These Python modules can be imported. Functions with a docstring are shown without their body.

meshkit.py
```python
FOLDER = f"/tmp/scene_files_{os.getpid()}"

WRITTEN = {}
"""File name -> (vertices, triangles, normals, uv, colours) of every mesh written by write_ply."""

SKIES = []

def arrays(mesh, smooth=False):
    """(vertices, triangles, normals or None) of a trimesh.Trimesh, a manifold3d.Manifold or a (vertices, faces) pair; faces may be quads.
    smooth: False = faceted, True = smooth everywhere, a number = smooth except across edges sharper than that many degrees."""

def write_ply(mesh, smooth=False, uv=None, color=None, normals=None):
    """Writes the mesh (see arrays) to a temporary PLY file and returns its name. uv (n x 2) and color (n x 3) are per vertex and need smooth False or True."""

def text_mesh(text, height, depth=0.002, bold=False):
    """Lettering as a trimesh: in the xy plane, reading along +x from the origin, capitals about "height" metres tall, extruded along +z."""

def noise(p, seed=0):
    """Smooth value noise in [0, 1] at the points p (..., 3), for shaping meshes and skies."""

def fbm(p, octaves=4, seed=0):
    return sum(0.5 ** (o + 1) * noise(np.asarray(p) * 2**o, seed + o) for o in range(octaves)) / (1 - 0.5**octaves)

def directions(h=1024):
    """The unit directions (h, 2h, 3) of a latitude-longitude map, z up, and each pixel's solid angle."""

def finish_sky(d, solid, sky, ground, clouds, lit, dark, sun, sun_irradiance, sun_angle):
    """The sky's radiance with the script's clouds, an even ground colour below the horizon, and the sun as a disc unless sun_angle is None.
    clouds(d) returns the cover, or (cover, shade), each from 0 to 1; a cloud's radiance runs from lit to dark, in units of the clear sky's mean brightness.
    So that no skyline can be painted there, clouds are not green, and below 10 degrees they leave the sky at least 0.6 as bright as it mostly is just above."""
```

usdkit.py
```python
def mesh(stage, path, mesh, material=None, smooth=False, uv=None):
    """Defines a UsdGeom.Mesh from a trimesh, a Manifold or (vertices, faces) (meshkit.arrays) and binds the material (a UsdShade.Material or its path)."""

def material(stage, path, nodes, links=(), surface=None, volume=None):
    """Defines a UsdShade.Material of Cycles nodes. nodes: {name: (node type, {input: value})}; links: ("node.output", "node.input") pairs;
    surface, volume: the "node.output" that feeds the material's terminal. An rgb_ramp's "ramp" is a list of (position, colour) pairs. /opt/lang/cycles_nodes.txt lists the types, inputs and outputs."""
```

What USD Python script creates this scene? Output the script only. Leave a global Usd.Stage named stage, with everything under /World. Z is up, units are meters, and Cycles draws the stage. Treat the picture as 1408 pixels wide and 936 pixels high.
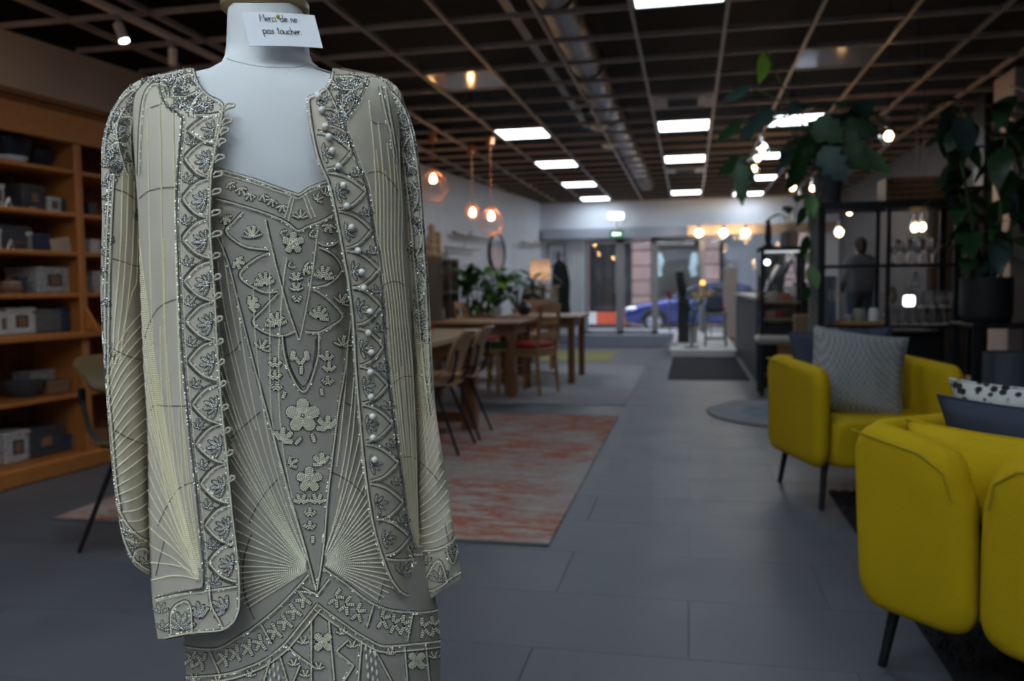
import math, random, numpy as np, trimesh, usdkit, meshkit
from pxr import Usd, UsdGeom, UsdLux, UsdShade, Gf, Sdf, Vt
from scipy.interpolate import PchipInterpolator
from shapely.geometry import Polygon
random.seed(7); RNG = np.random.default_rng(7)
stage = Usd.Stage.CreateInMemory()
UsdGeom.SetStageUpAxis(stage, 'Z'); UsdGeom.SetStageMetersPerUnit(stage, 1.0)
UsdGeom.Xform.Define(stage, '/World'); UsdGeom.Scope.Define(stage, '/World/Looks')

# ------------------------------------------------------------------ camera
FPX, YAW, PITCH, ROLL, EYE = 1150.0, 0.2094, 0.0651, -0.0119, 1.08
EXPOSURE = -0.15
def _axes():
    cy, sy, cp, sp, cr, sr = math.cos(YAW), math.sin(YAW), math.cos(PITCH), math.sin(PITCH), math.cos(ROLL), math.sin(ROLL)
    f, r, u = np.array([-sy, cy, 0]), np.array([cy, sy, 0]), np.array([0, 0, 1.0])
    f2, u2 = f * cp - u * sp, u * cp + f * sp
    return r * cr + u2 * sr, u2 * cr - r * sr, f2
RT, UP, FW = _axes()
CAM = np.array([0, 0, EYE])
cam = UsdGeom.Camera.Define(stage, '/World/camera')
cam.CreateHorizontalApertureAttr(23.5); cam.CreateVerticalApertureAttr(23.5 * 936 / 1408)
cam.CreateFocalLengthAttr(FPX / 1408 * 23.5)
cam.CreateFStopAttr(3.2); cam.CreateFocusDistanceAttr(1.02)
cam.CreateClippingRangeAttr(Gf.Vec2f(0.05, 500))
cam.CreateExposureAttr(EXPOSURE)
cam.AddTransformOp().Set(Gf.Matrix4d(*RT, 0, *UP, 0, *(-FW), 0, *CAM, 1))
def ray(x, y):
    x, y = np.asarray(x, float)[..., None], np.asarray(y, float)[..., None]
    return FW + RT * (x - 704) / FPX - UP * (y - 468) / FPX
def atz(x, y, z): d = ray(x, y); return CAM + d * ((z - EYE) / d[2])
def aty(x, y, Y): d = ray(x, y); return CAM + d * (Y / d[1])
def pxm(n, Y): return n * Y / FPX               # n picture pixels in metres at about the distance Y

# ------------------------------------------------------------------ sky: grey evening daylight in the street
def mat(name, nodes, links=(), surface=None): return usdkit.material(stage, '/World/Looks/' + name, nodes, links, surface=surface)
dome = UsdLux.DomeLight.Define(stage, '/World/sky'); dome.CreateIntensityAttr(1.0)
dome.CreateColorAttr(Gf.Vec3f(0.62, 0.72, 0.9)); dome.CreateExposureAttr(0.9)
PANEL_L = 13.0          # radiance of the white ceiling panels
BULB_L = 70.0           # of the filament bulbs

# ------------------------------------------------------------------ helpers
COUNT = {}
def path_for(name, parent=None):
    base = (str(parent.GetPath()) if parent is not None else '/World') + '/' + name
    n = COUNT.get(base, 0); COUNT[base] = n + 1
    return base if n == 0 else f'{base}_{n:03d}'
def tag(p, label=None, cat=None, group=None, kind=None):
    p = p.GetPrim() if hasattr(p, 'GetPrim') else p
    for k, v in (('label', label), ('category', cat), ('group', group), ('kind', kind)):
        if v: p.SetCustomDataByKey(k, v)
    return p
def thing(name, label, cat, loc=(0, 0, 0), rz=0.0, group=None):
    x = UsdGeom.Xform.Define(stage, path_for(name)); x.AddTranslateOp().Set(Gf.Vec3d(*map(float, loc)))
    if rz: x.AddRotateZOp().Set(float(rz))
    return tag(x, label, cat, group)
def dup(root, loc, rz=0.0, label=None, group=None, scale=None):
    was = root.GetCustomData(); name = root.GetName(); name = name[:-4] if name[-3:].isdigit() else name
    x = UsdGeom.Xform.Define(stage, path_for(name)); x.AddTranslateOp().Set(Gf.Vec3d(*map(float, loc)))
    if rz: x.AddRotateZOp().Set(float(rz))
    if scale: x.AddScaleOp().Set(Gf.Vec3f(*scale))
    p = x.GetPrim(); p.GetReferences().AddInternalReference(root.GetPath()); p.SetInstanceable(True)
    return tag(p, label or was['label'], was['category'], group or was.get('group'))
def unit(v): v = np.asarray(v, float); return v / max(np.linalg.norm(v), 1e-12)
def rotm(rx=0, ry=0, rz=0, loc=(0, 0, 0)):
    M = trimesh.transformations.euler_matrix(math.radians(rx), math.radians(ry), math.radians(rz), 'sxyz'); M[:3, 3] = loc; return M
def frame(d, up=(0, 0, 1)):
    d = unit(d); x = np.cross(up, d)
    if np.linalg.norm(x) < 1e-6: x = np.cross((1, 0, 0), d)
    x = unit(x); return x, np.cross(d, x), d
class B:
    """collects shapes into one mesh"""
    def __init__(s): s.v, s.f, s.n = [], [], 0
    def add(s, v, f, M=None):
        v, f = np.asarray(v, float), np.asarray(f, int)
        if M is not None: v = v @ M[:3, :3].T + M[:3, 3]
        if f.shape[1] == 4: f = np.vstack([f[:, [0, 1, 2]], f[:, [0, 2, 3]]])
        s.v.append(v); s.f.append(f + s.n); s.n += len(v); return s
    def tm(s, m, M=None): return s.add(m.vertices, m.faces, M)
    def box(s, c, size, ch=0.0, M=None, rz=0):
        h = np.asarray(size, float) / 2
        if ch <= 0:
            m = trimesh.creation.box(2 * h)
        else:
            ch = min(ch, h.min() * .98); p = []
            for sx in (-1, 1):
                for sy in (-1, 1):
                    for sz in (-1, 1):
                        q = np.array([sx, sy, sz]) * h
                        for k in range(3):
                            e = q.copy()
                            for j in range(3):
                                if j != k: e[j] -= np.sign(q[j]) * ch
                            p.append(e)
            m = trimesh.convex.convex_hull(np.array(p))
        T = rotm(rz=rz, loc=c)
        return s.tm(m, T if M is None else M @ T)
    def cyl(s, p0, p1, r0, r1=None, n=12, M=None):
        r1 = r0 if r1 is None else r1; p0, p1 = np.asarray(p0, float), np.asarray(p1, float)
        x, y, d = frame(p1 - p0); a = np.linspace(0, 2 * np.pi, n, endpoint=False)
        c = np.cos(a)[:, None] * x + np.sin(a)[:, None] * y
        v = np.vstack([p0 + c * r0, p1 + c * r1, p0, p1]); f = []
        for i in range(n):
            j = (i + 1) % n; f += [(i, j, n + j), (i, n + j, n + i), (j, i, 2 * n), (n + i, n + j, 2 * n + 1)]
        return s.add(v, f, M)
    def tube(s, pts, r, n=6, closed=False, M=None):
        pts = np.asarray(pts, float); m = len(pts); r = np.broadcast_to(np.asarray(r, float), m)
        tg = np.gradient(pts, axis=0)
        if closed: tg = np.roll(pts, -1, 0) - np.roll(pts, 1, 0)
        x, y, d = frame(tg[0]); a = np.linspace(0, 2 * np.pi, n, endpoint=False); V = []
        for i in range(m):
            d = unit(tg[i]); x = unit(x - d * np.dot(x, d)); y = np.cross(d, x)
            V.append(pts[i] + r[i] * (np.cos(a)[:, None] * x + np.sin(a)[:, None] * y))
        f = []
        for i in range(m if closed else m - 1):
            k = (i + 1) % m
            for j in range(n):
                l = (j + 1) % n; f += [(i * n + j, i * n + l, k * n + l), (i * n + j, k * n + l, k * n + j)]
        V = np.vstack(V)
        if not closed:
            V = np.vstack([V, pts[0], pts[-1]])
            for j in range(n):
                l = (j + 1) % n; f += [(l, j, m * n), ((m - 1) * n + j, (m - 1) * n + l, m * n + 1)]
        return s.add(V, f, M)
    def lathe(s, prof, c=(0, 0, 0), n=20, M=None, sy=1.0):
        prof = np.asarray(prof, float); m = len(prof); a = np.linspace(0, 2 * np.pi, n, endpoint=False)
        V = np.stack([np.outer(prof[:, 0], np.cos(a)), np.outer(prof[:, 0], np.sin(a)) * sy, np.repeat(prof[:, 1:2], n, 1)], -1).reshape(-1, 3) + np.asarray(c, float)
        f = []
        for i in range(m - 1):
            for j in range(n):
                l = (j + 1) % n; f += [(i * n + j, i * n + l, (i + 1) * n + l), (i * n + j, (i + 1) * n + l, (i + 1) * n + j)]
        return s.add(V, f, M)
    def ball(s, c, r, sub=2, M=None):
        m = trimesh.creation.icosphere(sub); v = m.vertices * np.asarray(r, float) + np.asarray(c, float); return s.add(v, m.faces, M)
    def prism(s, poly, z0, z1, M=None):
        m = trimesh.creation.extrude_polygon(Polygon(poly), z1 - z0, engine='earcut'); m.apply_translation((0, 0, z0)); return s.tm(m, M)
    def grid(s, P, M=None, flip=False, wrap=False):
        P = np.asarray(P, float); a, b = P.shape[:2]; i, j = np.meshgrid(np.arange(a - 1), np.arange(b if wrap else b - 1), indexing='ij')
        k = (j + 1) % b; q = np.stack([i * b + j, i * b + k, (i + 1) * b + k, (i + 1) * b + j], -1).reshape(-1, 4)
        if flip: q = q[:, ::-1]
        return s.add(P.reshape(-1, 3), q, M)
    def mesh(s): return trimesh.Trimesh(np.vstack(s.v), np.vstack(s.f), process=False)
def obj(name, b, m, parent=None, smooth=35, label=None, cat=None, group=None, kind=None):
    mesh = b.mesh() if isinstance(b, B) else b
    p = usdkit.mesh(stage, path_for(name, parent), mesh, m, smooth=smooth)
    return tag(p, label, cat, group, kind)
def struct(name, b, m, parent=None, smooth=30, label=None): return obj(name, b, m, parent, smooth, label=label, kind='structure' if parent is None else None)

# ------------------------------------------------------------------ materials
def plain(name, col, rough=.5, metal=0.0, spec=.5, noise=None, bump=None, sheen=0, emit=None, trans=0, extra=None):
    n = {'p': ('principled_bsdf', dict(base_color=col, roughness=rough, metallic=metal, specular_ior_level=spec, **({'sheen_weight': sheen} if sheen else {}), **({'transmission_weight': trans} if trans else {}), **(extra or {})))}
    l = []
    if noise:      # (scale, second colour[, stretch xyz])
        n['tc'] = ('texture_coordinate', {}); n['mp'] = ('mapping', {'scale': noise[2] if len(noise) > 2 else (1, 1, 1)})
        n['n'] = ('noise_texture', {'scale': noise[0], 'detail': 4.0, 'roughness': .6}); n['r'] = ('rgb_ramp', {'ramp': [(.3, col), (.7, noise[1])]})
        l += [('tc.object', 'mp.vector'), ('mp.vector', 'n.vector'), ('n.fac', 'r.fac'), ('r.color', 'p.base_color')]
    if bump:       # (scale, distance)
        n['bt'] = ('texture_coordinate', {}); n['bn'] = ('noise_texture', {'scale': bump[0], 'detail': 2.0}); n['b'] = ('bump', {'distance': bump[1], 'strength': .6})
        l += [('bt.object', 'bn.vector'), ('bn.fac', 'b.height'), ('b.normal', 'p.normal')]
    if emit: n['p'][1].update(emission_color=emit[0], emission_strength=emit[1])
    return mat(name, n, l, 'p.BSDF')
def wood(name, c1, c2, axis=(1, 1, 12), rough=.5, scale=6):
    st = {0: (1, 14, 14), 1: (14, 1, 14), 2: (14, 14, 1)}[axis]
    return plain(name, c1, rough, noise=(scale, c2, tuple(x * .35 for x in st)), bump=(60, .0006))
def emitter(name, col, k): return mat(name, {'e': ('emission', {'color': col, 'strength': k})}, (), 'e.emission')
def pane(name, tint=(.97, .98, .98), k=1.0):
    return mat(name, {'t': ('transparent_bsdf', {'color': tint}), 'g': ('glossy_bsdf', {'color': (1, 1, 1), 'roughness': .02}), 'f': ('fresnel', {'IOR': 1.45}), 'm': ('mix_closure', {})},
               [('f.fac', 'm.fac'), ('t.BSDF', 'm.closure1'), ('g.BSDF', 'm.closure2')], 'm.closure')
MT = {}
def leafmat(name, c1, c2):
    return mat(name, {'tc': ('texture_coordinate', {}), 'n': ('noise_texture', {'scale': 9.0}), 'r': ('rgb_ramp', {'ramp': [(.3, c1), (.7, c2)]}), 'p': ('principled_bsdf', {'roughness': .35}), 't': ('translucent_bsdf', {'color': (c2[0] * 1.3, c2[1] * 1.4, c2[2])}), 'm': ('mix_closure', {'fac': .25})},
               [('tc.object', 'n.vector'), ('n.fac', 'r.fac'), ('r.color', 'p.base_color'), ('p.BSDF', 'm.closure1'), ('t.BSDF', 'm.closure2')], 'm.closure')
MT.update(
    white_wall=plain('white_wall', (.74, .75, .79), .7, noise=(2, (.70, .71, .76))), taupe=plain('taupe_wall', (.56, .47, .42), .8, noise=(3, (.51, .43, .385))),
    dark_wall=plain('dark_wall', (.075, .075, .082), .7, noise=(3, (.06, .06, .065))), void=plain('void_black', (.006, .0055, .005), .9),
    tbar=plain('tbar_white', (.46, .38, .33), .45), duct=plain('duct_foil', (.42, .44, .46), .4, 1.0, noise=(8, (.25, .26, .28)), bump=(25, .02)),
    panel_on=emitter('panel_on', (.76, .885, 1.0), PANEL_L), panel_off=plain('panel_off', (.40, .37, .35), .08), white_plastic=plain('white_plastic', (.75, .74, .72), .4), grey_plastic=plain('grey_plastic', (.35, .34, .33), .5),
    black_plastic=plain('black_plastic', (.015, .015, .017), .35), black_metal=plain('black_metal', (.014, .015, .018), .4, .3), grey_metal=plain('grey_metal', (.30, .31, .33), .4, .6), chrome=plain('chrome', (.8, .8, .82), .15, 1.0),
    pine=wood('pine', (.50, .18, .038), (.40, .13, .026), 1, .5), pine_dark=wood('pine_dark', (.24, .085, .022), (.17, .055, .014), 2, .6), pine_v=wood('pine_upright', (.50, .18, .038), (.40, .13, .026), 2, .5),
    oak=wood('oak', (.42, .25, .12), (.33, .185, .085), 1, .45), oak_v=wood('oak_leg', (.34, .19, .085), (.27, .14, .06), 2, .5), brown=wood('brown_wood', (.23, .105, .04), (.17, .07, .025), 2, .45), brown_h=wood('brown_wood_top', (.27, .14, .06), (.2, .09, .035), 1, .4),
    ply=wood('ply', (.42, .27, .13), (.36, .22, .10), 2, .4), grey_oak=wood('grey_oak', (.16, .135, .115), (.12, .10, .085), 2, .6), raw=wood('raw_wood', (.52, .38, .24), (.42, .29, .17), 0, .7), drift=wood('driftwood', (.40, .33, .25), (.30, .24, .18), 0, .8),
    white_paint=plain('white_paint', (.72, .73, .74), .4), alu=plain('aluminium', (.42, .42, .43), .45, .5), glass=pane('glass_pane'), copper=plain('copper', (.62, .25, .12), .4, .9),
    bulb=emitter('bulb_glow', (1.0, .55, .20), BULB_L), green_sign=emitter('green_sign', (.03, .22, .07), 1.2), sign_white=emitter('sign_white', (.85, .95, 1), 4.5),
    yellow=plain('yellow_fabric', (.58, .385, .004), .85, noise=(300, (.48, .32, .003)), bump=(500, .0008), spec=.2), navy=plain('navy_fabric', (.035, .045, .075), .85, bump=(400, .0008)), red=plain('red_fabric', (.42, .015, .02), .85), green=plain('green_fabric', (.07, .10, .03), .85),
    terracotta=plain('terracotta', (.45, .19, .10), .7), white_ceramic=plain('white_ceramic', (.7, .7, .69), .3), black_ceramic=plain('black_ceramic', (.02, .022, .03), .25), blue_ceramic=plain('blue_ceramic', (.02, .035, .22), .3), sand=plain('sand_paper', (.50, .36, .25), .8),
    leaf=leafmat('leaf_dark', (.018, .06, .02), (.04, .11, .035)), leaf2=leafmat('leaf_mid', (.05, .15, .03), (.10, .24, .05)), leaf3=leafmat('leaf_lime', (.22, .40, .04), (.30, .50, .06)), leafblue=leafmat('leaf_blue', (.04, .085, .075), (.07, .12, .11)), stem=plain('stem_green', (.06, .10, .03), .6), soil=plain('soil', (.03, .02, .015), .95),
    black_rug=plain('black_rug', (.008, .008, .01), 1.0, bump=(90, .02)), entry_mat=plain('entry_mat', (.10, .12, .16), 1.0, noise=(60, (.06, .075, .10))), dark_mat=plain('dark_mat', (.012, .012, .016), 1.0), yellow_mat=plain('yellow_rug', (.36, .32, .13), 1.0, noise=(20, (.28, .25, .10))),
    marble=plain('marble', (.45, .42, .38), .3, noise=(4, (.36, .34, .31))), skin=plain('skin', (.45, .28, .20), .6), hair=plain('dark_hair', (.015, .01, .008), .6), sweater=plain('grey_sweater', (.09, .10, .12), .9),
    clear=plain('clear_glass', (1, 1, 1), .02, trans=1.0))
MAT = MT
# ================================================================== the room
HC = 2.857; YB = 17.98; YR = -4.0; XR = 2.95
def lwx(y): return -5.124 + .1095 * y          # the left wall runs a little askew
# floor: vinyl tiles, every one in view near enough is a piece
def tile_mat(name, c):
    d = tuple(x * .78 for x in c)
    return mat(name, {'tc': ('texture_coordinate', {}), 'n': ('noise_texture', {'scale': 3.0, 'detail': 6.0, 'roughness': .65}), 'r': ('rgb_ramp', {'ramp': [(.25, d), (.75, c)]}), 'p': ('principled_bsdf', {'roughness': .42, 'specular_ior_level': .45}),
                      'r2': ('rgb_ramp', {'ramp': [(.2, (.36,) * 3), (.8, (.55,) * 3)]})},
               [('tc.object', 'n.vector'), ('n.fac', 'r.fac'), ('r.color', 'p.base_color'), ('n.fac', 'r2.fac'), ('r2.color', 'p.roughness')], 'p.BSDF')
TL = [tile_mat('floor_tile_%s' % w, c) for w, c in (('a', (.118, .126, .152)), ('b', (.124, .132, .159)), ('c', (.114, .122, .147)))]
b = B().box(((lwx(0) + XR) / 2 - .1, (YB + YR) / 2, -.03), (XR - lwx(0) + 1.4, YB - YR, .05))
floor = struct('floor', b, plain('floor_joint', (.085, .09, .11), .7), smooth=False)
nt, far_tiles = 0, B()
TW, TD = .914, .457
for j in range(int((YB - YR) / TD) + 1):
    y0 = YR + j * TD; y1 = min(y0 + TD, YB)
    for i in range(-7, 5):
        x0 = max(i * TW + (TW * .5 if j % 2 else 0), lwx(y0) - .3); x1 = min(i * TW + (TW * .5 if j % 2 else 0) + TW, XR)
        if x1 - x0 < .05 or y1 - y0 < .05: continue
        cx, cy = (x0 + x1) / 2, (y0 + y1) / 2
        dep = cy * FW[1] + cx * FW[0]; seen = dep > 1.5 and abs((cx * RT[0] + cy * RT[1]) / dep) < .75 and cy < 13
        bb = (B() if seen and nt < 290 else far_tiles).box((cx, cy, -.003), (x1 - x0 - .0022, y1 - y0 - .0022, .006), .0006)
        if seen and nt < 290:
            nt += 1; obj('tile', bb, TL[(i * 7 + j * 3 + (i * j) % 5) % 3], floor, False)
obj('outer_tiles', far_tiles, TL[0], floor, False, kind='stuff')
# walls
def wall_left(y0, y1, z0, z1, th=.12): return B().prism([(lwx(y0), y0), (lwx(y1), y1), (lwx(y1) - th, y1), (lwx(y0) - th, y0)], z0, z1)
wl = struct('wall_left', wall_left(6.9, YB + .1, 0, HC + .01), MT['white_wall'])
for k in range(9):          # pale panel joints on the far white wall
    y = 8.2 + k * 1.13; obj('panel_joint', B().prism([(lwx(y) + .004, y), (lwx(y + .02) + .004, y + .02), (lwx(y + .02), y + .02), (lwx(y), y)], 0, HC), MT['white_wall'], wl, False)
struct('wall_left', wall_left(YR, 6.9, 0, HC + .01), MT['taupe'])
struct('wall_right', B().box((XR + .06, (YB + YR) / 2, (HC + .01) / 2), (.12, YB - YR, HC + .01)), MT['dark_wall'])
struct('wall_rear', B().box((-1, YR - .06, (HC + .01) / 2), (9, .12, HC + .01)), MT['white_wall'])
# the dark plenum above the grid
zu, hu = (HC + .01 + 3.6) / 2, 3.6 - HC - .01
struct('wall_plenum', wall_left(YR, YB + .1, HC + .01, 3.6), MT['void'], smooth=False); struct('wall_plenum', B().box((XR + .06, (YB + YR) / 2, zu), (.12, YB - YR, hu)), MT['void'], smooth=False); struct('wall_plenum', B().box((-1, YR - .06, zu), (9, .12, hu)), MT['void'], smooth=False); struct('wall_plenum', B().box(((-3.4 + XR) / 2, YB + .1, zu), (XR + 3.4, .2, hu)), MT['void'], smooth=False)
struct('trim_1', B().box((2.86, 8.1, 1.43), (.4, .5, 2.86), .01), MT['taupe'])                         # pale column by the right wall
struct('trim_2', B().box((2.86, 9.0, 1.43), (.22, .3, 2.86), .01), MT['black_plastic'])
# back wall with door and shop window openings
zt = 2.04
bw = B()
bw.box(((-3.4 + XR) / 2, YB + .1, (2.28 + HC + .01) / 2), (XR + 3.4, .2, HC + .01 - 2.28))
bw.box(((-3.4 - 2.98) / 2, YB + .1, 1.14), (.42, .2, 2.28)).box((2.75, YB + .1, 1.14), (.4, .2, 2.28))
struct('wall_back', bw, MT['white_wall'], smooth=False)
struct('trim_3', B().box((-1.535, YB - .06, 2.175), (3.13, .26, .23), .01), plain('door_header', (.42, .45, .52), .35))   # sliding door operator box
# white slatted panel left of the doors, each board its own
wp = struct('wall_back', B().box((-2.6, YB + .06, 1.03), (.76, .04, 2.06)), MT['white_paint'])
for k in range(7): obj('board', B().box((-2.925 + k * .108, YB + .03, 1.03), (.1, .03, 2.05), .006), MT['white_paint'], wp, False)
def glazed(name, x0, x1, z0, z1, y, fw=.06, label=None):
    d = struct(name, B().box(((x0 + x1) / 2, y, z0 + fw / 2), (x1 - x0, .05, fw), .004), MT['alu'], label=label)
    for nm, c, s in (('stile', (x0 + fw / 2, y, (z0 + z1) / 2), (fw, .05, z1 - z0)), ('stile', (x1 - fw / 2, y, (z0 + z1) / 2), (fw, .05, z1 - z0)), ('top_rail', ((x0 + x1) / 2, y, z1 - fw / 2), (x1 - x0, .05, fw))): obj(nm, B().box(c, s, .004), MT['alu'], d, False)
    obj('pane', B().box(((x0 + x1) / 2, y, (z0 + z1) / 2), (x1 - x0 - 2 * fw + .01, .008, z1 - z0 - 2 * fw + .01)), MT['glass'], d, False)
    return d
d1 = glazed('door_1', -2.21, -1.45, .01, zt, YB + .02, .08, 'left leaf of the sliding glass door')
d2 = glazed('door_2', -1.45, -.70, .01, zt, YB + .06, .08, 'right leaf of the sliding glass door')
for d, x in ((d1, -1.55), (d2, -1.34)): obj('handle', B().cyl((x, YB - .03, .9), (x, YB - .03, 1.25), .012), MT['chrome'], d)
glazed('window_1', -.70, .25, .01, zt + .02, YB + .04, .05, 'tall fixed pane beside the sliding door')
glazed('window_2', .25, 2.55, .05, 2.28, YB + .04, .06, 'large shop window on the right')
# ceiling: dark void above an open grid
struct('ceiling', B().box(((lwx(0) + XR) / 2, (YB + YR) / 2, 3.63), (9.4, YB - YR + 1, .1)), MT['void'])
RX = [-2.1822 + .6 * i for i in range(-4, 9)]; RX = [x + dx for x, dx in zip(RX, (-.03, -.03, -.03, -.03, -.03, -.02, 0, .01, .02, .02, .02, 0, -.06))]
def rowy(j): return 4.938 + .6382 * j
gb = struct('trim_4', B().box(((lwx(5) + XR) / 2, YB - .02, HC - .01), (7.4, .03, .02)), MT['tbar'], label='suspended ceiling grid of pale metal bars')
for i, x in enumerate(RX):
    ys = max(YR, (x + 5.124) / .1095 * -1) if False else YR
    ye = YB
    if x < lwx(YB): ye = min(YB, (x + 5.124) / .1095)
    if ye - ys > .5: obj('main_bar', B().box((x, (ys + ye) / 2, HC), (.026, ye - ys, .008)).box((x, (ys + ye) / 2, HC + .02), (.004, ye - ys, .034)), MT['tbar'], gb, False)
for j in range(-14, 21):
    y = rowy(j); xl = lwx(y) + .02
    obj('cross_bar', B().box(((xl + XR) / 2, y, HC + .002), (XR - xl, .022, .008)).box(((xl + XR) / 2, y, HC + .02), (XR - xl, .004, .03)), MT['tbar'], gb, False)
def cell(i, j):      # centre of the grid cell right of runner i (0 = the left light column) and behind row j
    return ((RX[i + 4] + RX[i + 5]) / 2, rowy(j) + .319)
# LED panels
def led(i, j, label, group=None):
    x, y = cell(i, j); t = thing('ceiling_light', label, 'ceiling light', (x, y, HC), 0, group)
    f = B(); w, d, q = .575, .612, .018
    for c, s in (((0, -d / 2 + q / 2, 0), (w, q, .02)), ((0, d / 2 - q / 2, 0), (w, q, .02)), ((-w / 2 + q / 2, 0, 0), (q, d, .02)), ((w / 2 - q / 2, 0, 0), (q, d, .02))): f.box(c, s, .003)
    obj('frame', f, MT['white_plastic'], t, False)
    obj('diffuser', B().box((0, 0, -.001), (w - 2 * q, d - 2 * q, .006)), MT['panel_on'], t, False)
    obj('housing', B().box((0, 0, .03), (w - .01, d - .01, .04)), MT['grey_metal'], t, False)
for i, nm in ((0, 'left'), (3, 'middle'), (5, 'right')):
    rows = {0: (7, 11, 15, 19), 3: (0, 7, 11, 18), 5: (7, 11, 15, 19)}[i]
    for k, j in enumerate(rows):
        led(i, j, f"square white ceiling panel, {('nearest', 'second', 'third', 'farthest')[k]} of the {nm} row of lit panels")
for i, j, w in ((1, -8, 'above the floor between the shelf and the dress'), (3, -12, 'behind the camera on the aisle side'), (1, -13, 'farthest behind the camera'), (2, -9, 'above and before the dress, nearer the camera'), (1, -10, 'above the aisle left of the camera'), (2, -12, 'behind the camera, in line with the dress'), (0, -4, 'over the shelf aisle, left of centre'), (3, -4, 'just above and ahead of the camera'), (0, -9, 'behind the camera on the left'), (3, -9, 'behind the camera in the middle'), (5, -9, 'behind the camera on the right')):
    led(i, j, 'square white ceiling panel ' + w)
for i, j, lab in ((0, 3, 'unlit glossy ceiling panel reflecting two bulbs above the dress'), (5, 3, 'unlit ceiling panel above the trailing leaf on the right'), (-1, -1, 'unlit pale ceiling panel at the top edge above the mannequin')):
    x, y = cell(i, j); t = thing('ceiling_panel', lab, 'ceiling panel', (x, y, HC)); obj('sheet', B().box((0, 0, .012), (.575, .612, .012), .002), MT['panel_off'], t, False); obj('edge_frame', B().box((0, 0, .026), (.59, .62, .016)), MT['white_plastic'], t, False)
# air conditioning cassettes
def cassette(i, j, label):
    x, y = cell(i, j); t = thing('air_conditioner', label, 'air conditioner', (x, y, HC - .012))
    obj('casing', B().box((0, 0, .03), (.64, .66, .05), .01), plain('ac_plastic_%d' % j, (.46, .38, .33), .5), t, False)
    obj('grille', B().box((0, 0, .002), (.32, .40, .012), .004), MT['grey_plastic'], t, False)
    for k in range(7): obj('slat', B().box((0, -.15 + k * .05, -.007), (.29, .012, .012), .003), MT['black_plastic'], t, False)
    for s in (-1, 1): obj('outlet', B().box((s * .25, 0, .003), (.05, .42, .01), .003), MT['grey_plastic'], t, False); obj('outlet', B().box((0, s * .27, .003), (.42, .05, .01), .003), MT['grey_plastic'], t, False)
cassette(3, 5, 'square air conditioner in the ceiling before the first middle panels'); cassette(3, 13, 'far square air conditioner between two lit middle panels')
# ribbed silver duct above the grid
def duct(pts, r, label):
    t = thing('air_duct', label, 'air duct', pts[0]); L = np.array(pts, float); n = 260; u = np.linspace(0, 1, n); P = np.stack([np.interp(u, np.linspace(0, 1, len(L)), L[:, k]) for k in range(3)], 1) - L[0]
    obj('sleeve', B().tube(P, r * (1 + .035 * (np.arange(n) % 2)), 20), MT['duct'], t, 60)
    for k in range(6): q = P[20 + k * 42]; obj('strap', B().tube([q + (math.cos(a) * (r + .012), 0, math.sin(a) * (r + .012)) for a in np.linspace(0, 2 * np.pi, 20, endpoint=False)], .012, 5, True), MT['grey_metal'], t)
duct([(-.93, 3.0, 3.12), (-.93, 9, 3.12), (-.86, 17.5, 3.12)], .145, 'silver ribbed air duct running above the ceiling grid')
obj('cable_tray', B().box((-1.25, 6, 3.05), (.07, 9, .05), .004), MT['grey_metal'], label='narrow metal tray beside the silver duct', cat='cable tray')
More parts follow.
